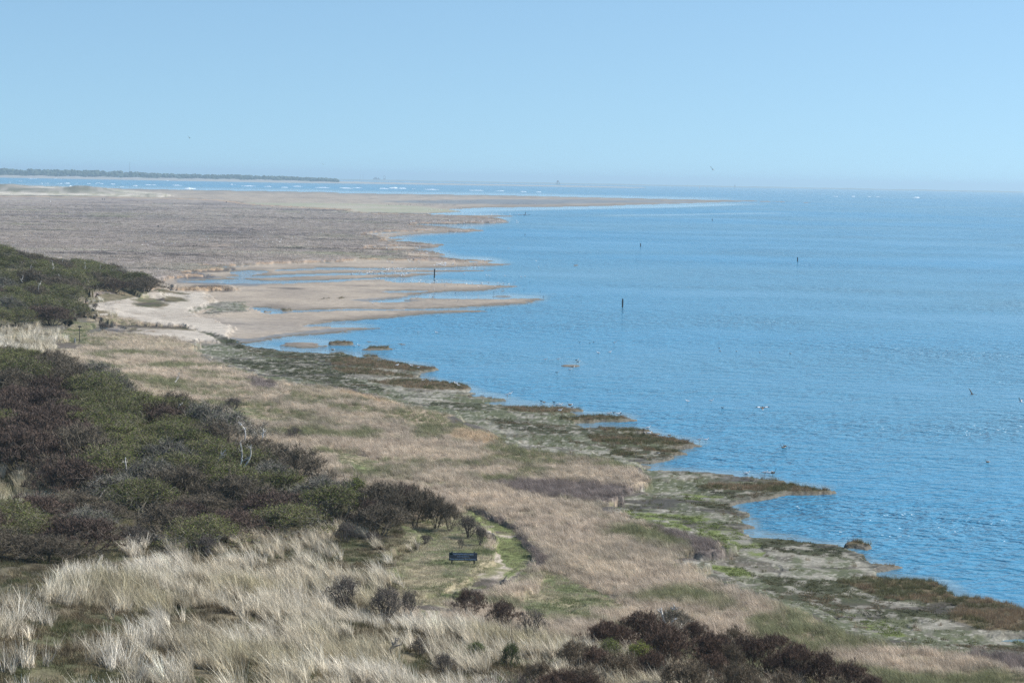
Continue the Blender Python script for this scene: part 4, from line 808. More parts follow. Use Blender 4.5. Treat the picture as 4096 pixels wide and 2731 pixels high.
# ------------------------------------------------------------------ information board and signpost
m_board = noise_mat('weathered_board', (.062, .075, .100), .75, 14, .35); m_post = noise_mat('dark_post', (.035, .038, .042), .8, 10, .4); m_paint = noise_mat('pale_lettering', (.42, .52, .66), .7, 30, .12); m_green = noise_mat('green_emblem', (.004, .030, .022), .5, 20, .3); m_edge = noise_mat('plank_edge', (.20, .19, .19), .8, 20, .3)
def box_vf(V, Fc, c, s, jx=0):
    n0 = len(V); 
    for dx in (-1, 1):
        for dy in (-1, 1):
            for dz in (-1, 1): V.append((c[0] + dx * s[0] / 2 + random.uniform(-jx, jx), c[1] + dy * s[1] / 2, c[2] + dz * s[2] / 2 + random.uniform(-jx, jx)))
    for f in ((0, 1, 3, 2), (4, 6, 7, 5), (0, 4, 5, 1), (2, 3, 7, 6), (0, 2, 6, 4), (1, 5, 7, 3)): Fc.append(tuple(n0 + i for i in f))
def part(name, V, Fc, mats, parent, bevel=0, loc=None):
    o = link(bpy.data.objects.new(name, mesh_py(name, V, Fc, mats))); o.parent = parent
    if loc: o.location = loc
    if bevel: b_ = o.modifiers.new('bevel', 'BEVEL'); b_.width = bevel; b_.segments = 2
    return o
pb = at(1852, 2256); s = PXM(pb); bw = 114.5 / s; bh = 32.0 / s / math.cos(.2); z0 = 15.0 / s
root = link(bpy.data.objects.new('information_board', None)); root.location = pb; tag(root, 'low dark blue three-plank information board with pale Dutch text on the green turf', 'sign')
for i in range(3):
    V = []; Fc = []; n_ = 14; hz = bh / 3 - .012; zc = z0 + bh * (2.5 - i) / 3
    for k in range(n_ + 1):
        xx = -bw / 2 + bw * k / n_; a = .006 * random.uniform(-1, 1); b2 = .006 * random.uniform(-1, 1)
        V += [(xx, -.02, zc - hz / 2 + a), (xx, -.02, zc + hz / 2 + b2), (xx, .015, zc + hz / 2 + b2), (xx, .015, zc - hz / 2 + a)]
    for k in range(n_):
        for j in range(4): Fc.append((4 * k + j, 4 * k + (j + 1) % 4, 4 * k + 4 + (j + 1) % 4, 4 * k + 4 + j))
    Fc += [(0, 3, 2, 1), (4 * n_, 4 * n_ + 1, 4 * n_ + 2, 4 * n_ + 3)]
    part('plank', V, [f[::-1] for f in Fc], [m_board], root)
for xx in (-bw / 2 + 12 / s, bw / 2 - 12 / s):
    V = []; Fc = []; box_vf(V, Fc, (xx, .055, (z0 + bh + .05) / 2 - .15), (.085, .075, z0 + bh + .05 + .3)); part('post', V, Fc, [m_post], root, .008)
V = []; Fc = []; box_vf(V, Fc, (-bw / 2 + 8.5 / s, -.026, z0 + bh * 2.5 / 3), (8.5 / s, .008, 8 / s)); part('emblem', V, Fc, [m_green], root)
def lettering(txt, x0, x1, zc, hgt):
    cu = bpy.data.curves.new('lettering', 'FONT'); cu.body = txt; cu.align_x = 'CENTER'; cu.align_y = 'CENTER'; cu.size = 1.0; cu.extrude = .004; cu.offset = .012
    tmp = bpy.data.objects.new('lettering', cu); link(tmp); bpy.context.view_layer.update()
    wdt = tmp.dimensions.x; dg = bpy.context.evaluated_depsgraph_get(); me = bpy.data.meshes.new_from_object(tmp.evaluated_get(dg)); bpy.data.objects.remove(tmp); bpy.data.curves.remove(cu)
    k = (x1 - x0) / wdt; me.transform(Matrix.Diagonal((k, hgt, 1.0, 1.0))); me.materials.clear(); me.materials.append(m_paint)
    o = link(bpy.data.objects.new('lettering', me)); o.parent = root; o.rotation_euler = (math.pi / 2, 0, 0); o.location = ((x0 + x1) / 2, -.0225, zc)
X = lambda u: -bw / 2 + (u - 245) / (2030 - 245) * bw
lettering('Vogelrustgebied alleen toegang', X(500), X(1790), z0 + bh * 2.5 / 3, .125)
lettering('op de wandelroute', X(755), X(1520), z0 + bh * 1.5 / 3 + .01, .11)
lettering('Tijdens natte perioden slecht begaanbaar', X(290), X(1970), z0 + bh * .5 / 3 + .01, .125)

pp = at(318, 1369); s = PXM(pp); root = link(bpy.data.objects.new('signpost', None)); root.location = pp; tag(root, 'slim dark signpost with a small crosswise board where the path reaches the beach', 'signpost')
V = []; Fc = []; hgt = 64 / s; L = [Vector((-.04 + .08 * t + .03 * math.sin(7 * t), 0, -.2 + (hgt + .2) * t)) for t in np.linspace(0, 1, 8)]; tube(V, Fc, L, .055, .045, 6); part('pole', V, Fc, [m_post], root)
V = []; Fc = []; box_vf(V, Fc, (.04, -.07, hgt - .10), (15 / s, .03, 5.2 / s)); part('sign_plate', V, Fc, [m_post], root, .01)
pp = at(300, 1371); s = PXM(pp); V = []; Fc = []; box_vf(V, Fc, (0, 0, 8.5 / s), (.14, .14, 17 / s)); V[1] = (V[1][0], V[1][1], V[1][2] + .06); V[3] = (V[3][0], V[3][1], V[3][2] + .06)
m_stump = noise_mat('grey_wood', (.30, .32, .34), .8, 12, .3); o = link(bpy.data.objects.new('short_post', mesh_py('short_post', V, Fc, [m_stump]))); o.location = pp; tag(o, 'short grey slanted-top post left of the slim signpost', 'post')

# posts in the water and on the marsh
def wpost(px, py, hpx, wpx, label, cat='post', name='wooden_post', lean=0.0):
    p = at(px, py); s = PXM(p); V = []; Fc = []; r = wpx / s / 2
    L = [Vector((lean * t * hpx / s, 0, -.5 + (hpx / s + .5) * t)) for t in np.linspace(0, 1, 5)]; tube(V, Fc, L, r * 1.05, r, 10); Fc.append(tuple(len(V) - 10 + j for j in range(10)))
    rings = [i for i in range(0, 50)]
    o = link(bpy.data.objects.new(name, mesh_py(name, V, Fc, [m_post]))); o.location = p; tag(o, label, cat)
wpost(1737, 1112, 36, 5, 'tall dark post standing in the shallow channel between the sandbars', lean=.03); wpost(2490, 1229, 34, 6, 'thick dark post standing alone in open water right of the long sandbar'); wpost(2563, 987, 14, 3.6, 'dark slightly leaning post far out in the bay', lean=-.1)
wpost(2100, 942, 6, 2.6, 'tiny dark post in the water off the far marsh points'); wpost(2102, 857, 8, 2.4, 'tiny dark post at the tip of the farthest marsh point'); wpost(2849, 884, 8, 2.6, 'tiny dark post in the far water below the sand spit'); wpost(3190, 1046, 17, 4.2, 'lone dark post in the open water on the right')
wpost(633, 909, 8, 4, 'dark stub in the middle of the far marsh'); wpost(892, 946, 7, 3, 'small dark stub on the far marsh near the bay'); wpost(905, 811, 5, 2.6, 'tiny stub on the far marsh edge below the sand'); wpost(634, 1141, 6, 2, 'small stake beside the tongue of marsh, left one'); wpost(676, 1141, 6, 2, 'small stake beside the tongue of marsh, right one')
wpost(1975, 1174, 8, 1.6, 'thin stick in the water near the flat brown islet')

# ------------------------------------------------------------------ birds
m_white = noise_mat('white_feathers', (.86, .86, .84), .7, 30, .06); m_greyf = noise_mat('grey_feathers', (.48, .50, .53), .7, 30, .15); m_dark = noise_mat('dark_feathers', (.035, .035, .038), .7, 30, .3); m_brownf = noise_mat('brown_feathers', (.20, .15, .11), .7, 30, .3); m_beak = noise_mat('orange_skin', (.55, .30, .08), .5, 30, .1)
MB = [m_white, m_greyf, m_dark, m_brownf, m_beak]
def loft(V, Fc, FM, secs, colf, n=8):
    """secs: (centre, ry, rz) rings along the body; colf(v) picks a plumage"""
    n0 = len(V)
    for c, ry, rz in secs:
        for j in range(n): a = 2 * math.pi * j / n; V.append(Vector((c[0], c[1] + ry * math.cos(a), c[2] + rz * math.sin(a))))
    for k in range(len(secs) - 1):
        for j in range(n):
            f = (n0 + k * n + j, n0 + k * n + (j + 1) % n, n0 + (k + 1) * n + (j + 1) % n, n0 + (k + 1) * n + j); Fc.append(f); m_ = sum((V[i] for i in f), Vector()) / 4; FM.append(colf(m_))
    for k, rev in ((0, True), (len(secs) - 1, False)):
        f = tuple(n0 + k * n + j for j in range(n)); Fc.append(f[::-1] if rev else f); FM.append(colf(V[f[0]]))
def bird(kind):
    V = []; Fc = []; FM = []
    leg = .14
    if kind in ('gull', 'darkgull', 'resting'):
        back = 1 if kind != 'darkgull' else 2
        if kind == 'resting': leg = -.03
        bodyc = lambda v: (2 if v.x < -.24 else back) if (v.z > leg + .13 and v.x < .08) else 0
        up_ = 0
        loft(V, Fc, FM, [((-.34, 0, leg + .14), .008, .008), ((-.26, 0, leg + .13), .04, .03), ((-.14, 0, leg + .12), .085, .07), ((0, 0, leg + .12), .10, .09), ((.10, 0, leg + .135), .085, .085), ((.16, 0, leg + .19), .055, .06), ((.18, 0, leg + .25), .045, .05), ((.21, 0, leg + .28), .045, .045), ((.25, 0, leg + .275), .02, .022), ((.30, 0, leg + .262), .006, .008)],
             lambda v: 4 if v.x > .262 else (0 if v.x > .1 else bodyc(v)))
    elif kind in ('goose', 'swim', 'graze', 'duck'):
        if kind in ('swim', 'duck'): leg = -.06
        hi = {'goose': .30, 'swim': .24, 'graze': -.10, 'duck': .10}[kind]
        bc = (lambda v: 0 if (v.x < -.26 or (v.x < -.1 and v.z < leg + .07)) else (2 if v.x > .12 else 3)) if kind != 'duck' else (lambda v: 0 if (abs(v.x) < .18 and v.z < leg + .13) else 2)
        k_ = 1.0 if kind != 'duck' else .8
        loft(V, Fc, FM, [((-.34 * k_, 0, leg + .20), .01, .01), ((-.26 * k_, 0, leg + .16), .06, .05), ((-.12 * k_, 0, leg + .13), .11, .09), ((.04 * k_, 0, leg + .13), .12, .10), ((.15 * k_, 0, leg + .15), .08, .08), ((.20 * k_, 0, leg + .18 + hi * .35), .04, .045), ((.23 * k_, 0, leg + .20 + hi * .75), .03, .035), ((.25 * k_, 0, leg + .20 + hi), .035, .035), ((.30 * k_, 0, leg + .20 + hi), .025, .022), ((.35 * k_, 0, leg + .19 + hi), .008, .008)], bc)
    if leg > 0:
        for sy in (-.035, .035):
            n0 = len(V); fl = []; tube(V, fl, [Vector((0, sy, leg + .06)), Vector((-.01, sy, leg * .5)), Vector((.0, sy, 0)), Vector((.05, sy, .002))], .009, .007, 4)
            Fc += fl; FM += [4 if kind in ('gull', 'darkgull') else 2] * len(fl)
    if kind in ('fly_gull', 'fly_dark', 'landing'):
        body = {'fly_gull': 0, 'fly_dark': 2, 'landing': 3}[kind]
        loft(V, Fc, FM, [((-.30, 0, .0), .05, .006), ((-.2, 0, 0), .035, .03), ((-.05, 0, 0), .07, .06), ((.1, 0, 0), .06, .055), ((.18, 0, .01), .035, .035), ((.23, 0, .015), .03, .03), ((.30, 0, .01), .006, .006)], lambda v: (0 if v.x < -.15 else (2 if v.x > .12 else body)) if kind == 'landing' else body)
        dih = {'fly_gull': (.35, .75), 'fly_dark': (.25, .6), 'landing': (.12, .05)}[kind]
        for sy, dh in ((-1, dih[0]), (1, dih[1])):
            P = [(.0, 0), (.22, .10), (.42, .12), (.66, .04)]; ch = [.15, .14, .11, .02]; n0 = len(V)
            for (yy, bump), c_ in zip(P, ch):
                zz = yy * dh + bump * .5
                if kind == 'landing' and yy > .5: zz -= .05
                V += [Vector((c_ * .5 + bump * .3, sy * yy, zz + .006)), Vector((-c_ * .6 + bump * .3, sy * yy, zz)), Vector((c_ * .5 + bump * .3, sy * yy, zz - .006))]
            for k in range(3):
                for j in range(3):
                    Fc.append((n0 + 3 * k + j, n0 + 3 * k + (j + 1) % 3, n0 + 3 * k + 3 + (j + 1) % 3, n0 + 3 * k + 3 + j)); FM.append(2 if (k == 2 or kind == 'fly_dark') else (0 if kind == 'landing' and k > 0 else (1 if kind == 'fly_gull' else 3)))
    return mesh_py(kind, V, Fc, MB, True, FM)
BM = {k: bird(k) for k in ('gull', 'darkgull', 'resting', 'goose', 'swim', 'graze', 'duck', 'fly_gull', 'fly_dark', 'landing')}
NB = {'gull': 'gull', 'darkgull': 'gull', 'resting': 'gull', 'goose': 'goose', 'swim': 'goose', 'graze': 'goose', 'duck': 'duck', 'fly_gull': 'gull', 'fly_dark': 'bird', 'landing': 'duck'}
def put(kind, px, py, label, rz=None, sc_=1.0, group=None, D=None, rot=None, wide=1.0):
    p = at(px, py) if D is None else at_dist(px, py, D)
    o = link(bpy.data.objects.new(NB[kind], BM[kind])); o.location = p; o.rotation_euler = rot or (0, 0, random.choice([0, math.pi]) + random.gauss(0, .6) if rz is None else rz); o.scale = (sc_, sc_, sc_); tag(o, label, NB[kind], group); return o
pi = math.pi
A = lambda l, ox, oy, s: [(k, ox + x / s, oy + y / s, lab, rz) for (k, x, y, lab, rz) in l]
near = A([('gull', 624, 62, 'white gull standing in shallow water left of another, off the low islets', 0), ('gull', 749, 62, 'white gull standing in shallow water, right one of the two off the low islets', pi), ('resting', 197, 146, 'white gull resting on the sandbar, left of a pair by the long islet', 0), ('resting', 227, 140, 'white gull on the sandbar, right of a pair by the long islet', pi),
          ('goose', 50, 178, 'upright goose on a small brown islet left of the round islet', pi), ('duck', 400, 157, 'black and white duck lying at the right end of the long grassy islet', 0), ('gull', 485, 282, 'gull standing on brown cordgrass, leftmost of three on the second spit', 0), ('gull', 580, 287, 'white gull with head raised, middle of three on the second spit', pi), ('resting', 628, 290, 'resting gull, rightmost of three on the second spit', 0),
          ('resting', 660, 376, 'pale gull at the water edge, left of two below the second spit', 0), ('gull', 718, 380, 'white gull standing at the water edge, right of two below the second spit', 0), ('gull', 878, 405, 'white gull, left of a touching pair on the brown spit', pi), ('resting', 897, 409, 'white gull, right of a touching pair on the brown spit', pi),
          ('gull', 1225, 482, 'white gull, left of two on the short narrow spit', 0), ('gull', 1244, 475, 'white gull, right of two on the short narrow spit', 0), ('duck', 1453, 515, 'pale duck swimming off the mud point with its dark head left', pi), ('graze', 1472, 530, 'dark goose feeding on the mud point beside the water', 0), ('duck', 1538, 521, 'white and brown duck swimming off the mud point', pi),
          ('resting', 1562, 541, 'white gull, left of two sitting on the low brown islet', 0), ('resting', 1581, 541, 'white gull, right of two sitting on the low brown islet', 0), ('goose', 1644, 553, 'dark bird with raised neck in front of the tiny brown islet', pi), ('duck', 1662, 556, 'black and white duck beside the tiny brown islet', 0), ('resting', 1581, 578, 'white gull sitting on the green mat below the low brown islet', 0),
          ('gull', 1908, 610, 'white gull, left of two on the third green spit', 0), ('gull', 1970, 612, 'white gull, right of two on the third green spit', 0), ('duck', 1943, 592, 'small dark wader at the back edge of the third green spit', 0), ('duck', 1986, 598, 'dark duck lying at the back edge of the third green spit', 0), ('resting', 2170, 694, 'white gull lying on the long green and yellow spit', 0),
          ('goose', 2145, 742, 'dark goose standing upright, first of a group at the small inlet', pi / 2), ('gull', 2179, 742, 'pale bird standing among the dark geese at the small inlet', 0), ('graze', 2200, 748, 'dark goose grazing, middle of the group at the small inlet', 0), ('graze', 2222, 750, 'dark goose grazing, right end of the group at the small inlet', pi), ('graze', 2315, 754, 'dark goose grazing alone on the green point right of the group', 0), ('duck', 2240, 862, 'green-headed duck on dark pebbles by the lower inlet', 0)], 1300, 1300, 1.68)
near += A([('gull', 235, 492, 'white gull standing in the water, left of two abreast', pi), ('gull', 385, 490, 'white gull swimming, right of two abreast', 0), ('duck', 455, 524, 'dark duck swimming right of the two white gulls', pi), ('duck', 200, 726, 'small dark wader on the pointed brown spit, leftmost of four birds', 0), ('duck', 240, 730, 'small dark wader on the pointed brown spit, second of four birds', 0),
           ('gull', 313, 735, 'white gull on the pointed brown spit, third of four birds', 0), ('gull', 352, 738, 'white gull near the tip of the pointed brown spit', 0), ('swim', 836, 774, 'dark goose swimming in front of its mate', pi), ('swim', 848, 764, 'dark goose with white tail swimming behind its mate', pi), ('swim', 2122, 865, 'lone dark goose swimming at the far right', pi),
           ('swim', 435, 146, 'dark duck, topmost of the loose row on open water', pi), ('swim', 440, 165, 'dark duck, leftmost of the lower row on open water', pi), ('swim', 543, 167, 'dark duck, second of the lower row on open water', pi), ('swim', 690, 174, 'dark duck, third of the lower row on open water', pi), ('swim', 882, 180, 'dark duck, rightmost of the lower row on open water', pi),
           ('resting', 608, 938, 'small white bird on the back edge of the big mud point', 0), ('gull', 722, 946, 'white gull, left of two on the algae-covered mud point', 0), ('gull', 750, 948, 'white gull, right of two on the algae-covered mud point', 0), ('goose', 772, 948, 'dark bird standing right of the two gulls on the mud point', 0)], 2600, 1300, 1.572)
near += A([('duck', 1250, 80, 'white duck with dark head, leftmost of four on the water', 0), ('duck', 1407, 92, 'small dark duck, second of four on the water', 0), ('duck', 1468, 78, 'black-headed white duck, third of four on the water', pi), ('gull', 1800, 104, 'grey-backed gull on the water, rightmost of four', 0), ('resting', 1538, 250, 'brown and white bird swimming right of the small sandbar', pi), ('gull', 1725, 255, 'white bird standing in water right of the small sandbar', 0),
           ('gull', 712, 372, 'white gull wading left of the small sandbar, the farther left one', 0), ('gull', 915, 368, 'white gull wading just left of the small sandbar', 0), ('darkgull', 1203, 385, 'dark-backed gull standing behind the small sandbar', 0), ('darkgull', 1228, 412, 'dark-backed gull standing on the small sandbar', 0), ('darkgull', 1145, 498, 'dark-backed gull wading in front of the small sandbar', 0), ('resting', 1100, 510, 'small pale bird beside the dark-backed gull in front of the sandbar', 0),
           ('darkgull', 895, 583, 'big dark-backed gull, nearest to the viewer below the small sandbar', 0)], 2000, 1350, 3.92)
for k, px, py, lab, rz in near: put(k, px, py, lab, rz + random.gauss(0, .25), sc_=.5 if py < 1450 and k in ('swim', 'duck') else (.72 if k in ('swim', 'duck', 'graze') else .95))
put('landing', 3050, 1632, 'duck landing on the water with both wings spread', rz=pi / 2, sc_=1.25, rot=(0, -.5, pi / 2), D=at(3050, 1660).y); put('fly_dark', 3888, 1577, 'small dark bird flying low over the water at the right', D=195, rot=(.3, 0, .6)); put('fly_gull', 4083, 1608, 'white gull flying at the right edge over the water', D=190, rot=(0, 0, 2.6))
put('fly_gull', 2852, 680, 'gull gliding in the sky above the horizon with one wing raised', D=330, rot=(.12, 0, pi / 2 + .5), sc_=1.0)
put('fly_dark', 758, 553, 'tiny dark bird flying in the left sky', D=500, rot=(.3, 0, 1.2)); put('fly_dark', 1294, 659, 'tiny dark bird flying just above the far coast', D=600, rot=(.2, 0, 1.8)); put('fly_gull', 202, 806, 'gull flying low over the far marsh at the left', D=600, rot=(.5, 0, 1.5), sc_=1.3); put('fly_dark', 560, 701, 'tiny dark bird flying before the far island beach', D=700, rot=(.2, 0, 1.2)); put('fly_dark', 1475, 903, 'dark bird flying low over the far marsh near its points', D=650, rot=(.2, 0, 1.5))
# bar gulls, one by one
t7 = lambda x, y: (1400 + x / 2.94, 980 + y / 2.94)
for i, (x_, y_) in enumerate([(300, 400), (347, 411), (430, 396), (610, 430), (715, 435), (765, 436), (826, 431), (812, 450), (870, 441), (1005, 419), (1020, 440), (1080, 432), (1135, 442), (968, 455), (990, 452), (940, 470), (1120, 480), (1195, 445), (1370, 470), (1437, 467), (1548, 452), (1552, 466), (1627, 457), (1737, 461), (1765, 469), (1805, 469), (1865, 474), (1930, 457), (1707, 491), (1510, 500)]):
    put('gull' if i % 4 else 'resting', *t7(x_, y_), 'white gull scattered over the big sandbar right of the tall post', group='gulls scattered over the big sandbar')
for k, x_, y_, lab in (('goose', 1267, 476, 'dark bird among the gulls on the big sandbar'), ('gull', 985, 541, 'lone white gull at the narrow pool below the big sandbar'), ('gull', 787, 637, 'left one of two gulls on the lower sandbar'), ('darkgull', 970, 631, 'right one of two gulls on the lower sandbar'), ('duck', 1165, 655, 'left one of two small waders on the lower sandbar'), ('duck', 1270, 657, 'right one of two small waders on the lower sandbar'), ('gull', 267, 703, 'white gull far left on the lower sandbar'), ('darkgull', 370, 693, 'dark-backed gull far left on the lower sandbar'),
                       ('duck', 2237, 551, 'small dark bird on the thin sand line in the water'), ('duck', 1243, 565, 'small dark wader in the pool between the sandbars'), ('duck', 2275, 606, 'dark bird at the tip of the long lower sandbar'), ('gull', 1343, 354, 'gull standing in the channel right of the tall post'), ('resting', 1603, 361, 'gull in the channel with dark waders near it'), ('gull', 1638, 374, 'gull in the channel, a little right of the waders'), ('gull', 1823, 377, 'lone gull at the mouth of the channel'), ('gull', 2012, 386, 'bigger white gull out beyond the channel mouth'), ('gull', 2062, 381, 'smaller white gull out beyond the channel mouth'),
                       ('duck', 2118, 438, 'small duck swimming beyond the big sandbar tip'), ('duck', 2045, 526, 'black and white duck swimming below the big sandbar tip'), ('resting', 2190, 191, 'lone white gull out on the open bay'), ('resting', 2220, 263, 'white gull swimming beside a dark one out on the bay'), ('duck', 2300, 250, 'dark duck swimming beside a white gull out on the bay'), ('duck', 1598, 761, 'small dark duck below the long sandbar, left one'), ('duck', 1660, 758, 'small dark duck below the long sandbar, right one')):
    put(k, *t7(x_, y_), lab, sc_=.6 if k in ('duck', 'goose') else 1.0)
# flocks
cnt = 0
def flock(n, x0, x1, y0, y1, label, group, tr=t7, kinds=('gull', 'resting', 'resting')):
    global cnt
    for i in range(n):
        xx = random.gauss((x0 + x1) / 2, (x1 - x0) / 3.6); xx = min(max(xx, x0), x1); yy = random.uniform(y0, y1); px, py = tr(xx, yy)
        put(random.choice(kinds), px, py, label, group=group); cnt += 1
flock(42, 990, 1215, 215, 250, 'white gull in the dense flock behind the tall post', 'gulls in the dense flock behind the tall post'); flock(40, 240, 780, 282, 302, 'white gull in the upper row of the flock left of the tall post', 'gulls in the upper row left of the tall post'); flock(42, 20, 690, 320, 347, 'white gull in the lower row of the flock left of the tall post', 'gulls in the lower row left of the tall post')
flock(9, 570, 700, 350, 366, 'white gull in the small knot below the rows of gulls', 'gulls in the knot below the rows'); flock(14, 1215, 1580, 222, 282, 'white gull strung along the sandbar end behind the tall post', 'gulls on the sandbar end behind the post'); flock(8, 1480, 1690, 170, 208, 'white gull at the thin sand point beyond the flock', 'gulls at the thin sand point'); flock(10, 400, 960, 185, 225, 'white gull on the pale sand under the marsh bank', 'gulls under the marsh bank')
flock(34, 200, 820, 22, 50, 'white gull along the tidal edge between two marsh points', 'gulls between two marsh points'); flock(14, 730, 1170, 78, 122, 'white gull around the short dark marsh point', 'gulls round the short marsh point')
t2 = lambda x, y: (1400 + x / 2.94, 780 + y / 2.94)
flock(26, 150, 700, 465, 500, 'white gull on the mud of the third inlet', 'gulls in the third inlet', t2); flock(30, 700, 1440, 400, 445, 'white gull on the point above the third inlet', 'gulls above the third inlet', t2)
print('flock birds', cnt, 'shrubs', nshrub)
# distant birds: one speckle of many
V = []; Fc = []; FM = []
vb = [v.co.copy() for v in BM['resting'].vertices]; fb = [tuple(p.vertices) for p in BM['resting'].polygons]
far_rows = [(700, 2010, 300, 330, 90, 0), (650, 1360, 338, 346, 70, 2), (820, 2100, 215, 245, 90, 0), (1920, 2120, 232, 243, 40, 2), (860, 1350, 155, 190, 50, 0), (420, 1250, 108, 128, 120, 2), (780, 1550, 70, 88, 120, 2), (1650, 2250, 100, 108, 50, 0), (1300, 1400, 40, 600, 0, 0), (0, 1300, 18, 24, 20, 0)]
for x0, x1, y0, y1, nn, cm in far_rows:
    for i in range(nn):
        px, py = t2(random.uniform(x0, x1), random.uniform(y0, y1)); p = at(px, py); n0 = len(V); r = random.uniform(0, 6.28); k = random.uniform(.9, 1.4)
        for v in vb[::1]: V.append((p.x + k * (v.x * math.cos(r) - v.y * math.sin(r)), p.y + k * (v.x * math.sin(r) + v.y * math.cos(r)), p.z + v.z * k + .05))
        for f in fb: Fc.append(tuple(n0 + j for j in f)); FM.append(cm if random.random() < .8 else 1)
for i in range(60):                               # specks on the marsh and far water
    px = random.uniform(500, 1300); py = random.uniform(930, 985); p = at(px, py); n0 = len(V); r = random.uniform(0, 6.28)
    for v in vb: V.append((p.x + v.x * math.cos(r), p.y + v.x * math.sin(r), p.z + v.z + .3))
    for f in fb: Fc.append(tuple(n0 + j for j in f)); FM.append(0)
tag(link(bpy.data.objects.new('distant_birds', mesh_py('distant_birds', V, Fc, MB, False, FM))), 'hundreds of distant white and dark birds specking the far points and flats', 'birds', kind='stuff')

# ------------------------------------------------------------------ two walkers
m_cloth = noise_mat('dark_clothing', (.03, .035, .05), .9, 8, .2); m_skin = noise_mat('skin', (.45, .28, .2), .6, 8, .1)
def person(px, py, label, ph):
    bm = bmesh.new(); lay = bm.verts.layers.skin.verify(); vs = {}
    J = {'pel': (0, 0, .95, .13), 'chest': (0, 0, 1.3, .16), 'neck': (0, 0, 1.5, .06), 'head': (.01, 0, 1.66, .10), 'top': (.01, 0, 1.76, .06), 'hipL': (0, .09, .9, .10), 'kneeL': (.08 * ph, .1, .5, .07), 'ankL': (.12 * ph, .1, .08, .045), 'toeL': (.12 * ph + .14, .1, .03, .035), 'hipR': (0, -.09, .9, .10), 'kneeR': (-.02 * ph, -.1, .5, .07), 'ankR': (-.16 * ph, -.1, .09, .045), 'toeR': (-.16 * ph + .14, -.1, .03, .035),
         'shL': (0, .19, 1.42, .065), 'elL': (-.06, .25, 1.14, .048), 'haL': (.02, .26, .88, .03), 'shR': (0, -.19, 1.42, .065), 'elR': (.05, -.25, 1.14, .048), 'haR': (.12, -.24, .9, .03)}
    for k, (a, b_, c_, r) in J.items():
        v = bm.verts.new((a, b_, c_)); v[lay].radius = (r, r); vs[k] = v
        if k == 'pel': v[lay].use_root = True
    for a, b_ in (('pel', 'chest'), ('chest', 'neck'), ('neck', 'head'), ('head', 'top'), ('pel', 'hipL'), ('hipL', 'kneeL'), ('kneeL', 'ankL'), ('ankL', 'toeL'), ('pel', 'hipR'), ('hipR', 'kneeR'), ('kneeR', 'ankR'), ('ankR', 'toeR'), ('chest', 'shL'), ('shL', 'elL'), ('elL', 'haL'), ('chest', 'shR'), ('shR', 'elR'), ('elR', 'haR')): bm.edges.new((vs[a], vs[b_]))
    me = bpy.data.meshes.new('person'); bm.to_mesh(me); bm.free(); me.materials.append(m_cloth)
    o = link(bpy.data.objects.new('person', me)); o.modifiers.new('skin', 'SKIN'); s_ = o.modifiers.new('sub', 'SUBSURF'); s_.levels = 1; s_.render_levels = 1
    o.location = at(px, py); o.location.z += .02; o.rotation_euler = (0, 0, 1.2); tag(o, label, 'person')
person(409, 802, 'person in dark clothes walking on the far marsh, the left one of two', 1); person(417, 803, 'person in dark clothes walking on the far marsh, the right one of two', -1)

# ------------------------------------------------------------------ structures on the horizon
m_far = noise_mat('distant_timber', (.05, .055, .06), .8, .2, .2); m_red = noise_mat('red_buoy_paint', (.45, .06, .05), .6, .5, .1); m_teal = noise_mat('green_buoy_paint', (.02, .28, .2), .6, .5, .1)
def sea_at(px, D): X = (px - 2048) / F * D; return Vector((X, D, -(X * X + D * D) / (2 * RE)))
p = sea_at(2219, 9300); k = 9300 / F; root = link(bpy.data.objects.new('stilt_beacon', None)); root.location = p; tag(root, 'dark stilted beacon house with a pointed roof on the horizon', 'beacon')
for sx in (-1, 1):
    for sy in (-1, 1):
        V = []; Fc = []; tube(V, Fc, [Vector((sx * 6.2 * k, sy * 5 * k, -2)), Vector((sx * 6.2 * k, sy * 5 * k, 11 * k))], .9 * k, .8 * k, 6); part('stilt', V, Fc, [m_far], root)
for zz in (4.5, 11): 
    V = []; Fc = []; box_vf(V, Fc, (0, 0, zz * k), (14 * k, 11 * k, .9 * k)); part('platform', V, Fc, [m_far], root)
V = []; Fc = []; FM = []; ring = [((0, 0, 9.0 * k), 1.2), ((0, 0, 11.0 * k), 4.0), ((0, 0, 14 * k), 4.2), ((0, 0, 17 * k), 2.6), ((0, 0, 19 * k), .3)]
for c_, r in ring:
    for j in range(10): V.append((r * k * math.cos(j * .628), r * k * math.sin(j * .628), c_[2]))
for i in range(4):
    for j in range(10): Fc.append((i * 10 + j, i * 10 + (j + 1) % 10, i * 10 + 10 + (j + 1) % 10, i * 10 + 10 + j))
part('cabin', V, Fc, [m_far], root); V = []; Fc = []; tube(V, Fc, [Vector((0, 0, -2)), Vector((0, 0, 11 * k))], 1.2 * k, 1.2 * k, 6); part('centre_column', V, Fc, [m_far], root)
k = 9500 / F; root = link(bpy.data.objects.new('tripod_beacon', None)); root.location = sea_at(2925, 9500); tag(root, 'thin lattice tripod beacon on the right-hand horizon', 'beacon')
for a in (0, 2.1, 4.2): V = []; Fc = []; tube(V, Fc, [Vector((4.6 * k * math.cos(a), 4.6 * k * math.sin(a), -2)), Vector((.6 * k * math.cos(a), .6 * k * math.sin(a), 13 * k))], .6 * k, .4 * k, 5); part('leg', V, Fc, [m_far], root)
V = []; Fc = []; tube(V, Fc, [Vector((0, 0, 8 * k)), Vector((0, 0, 17 * k))], 1.1 * k, .3 * k, 6); part('topmark', V, Fc, [m_far], root)
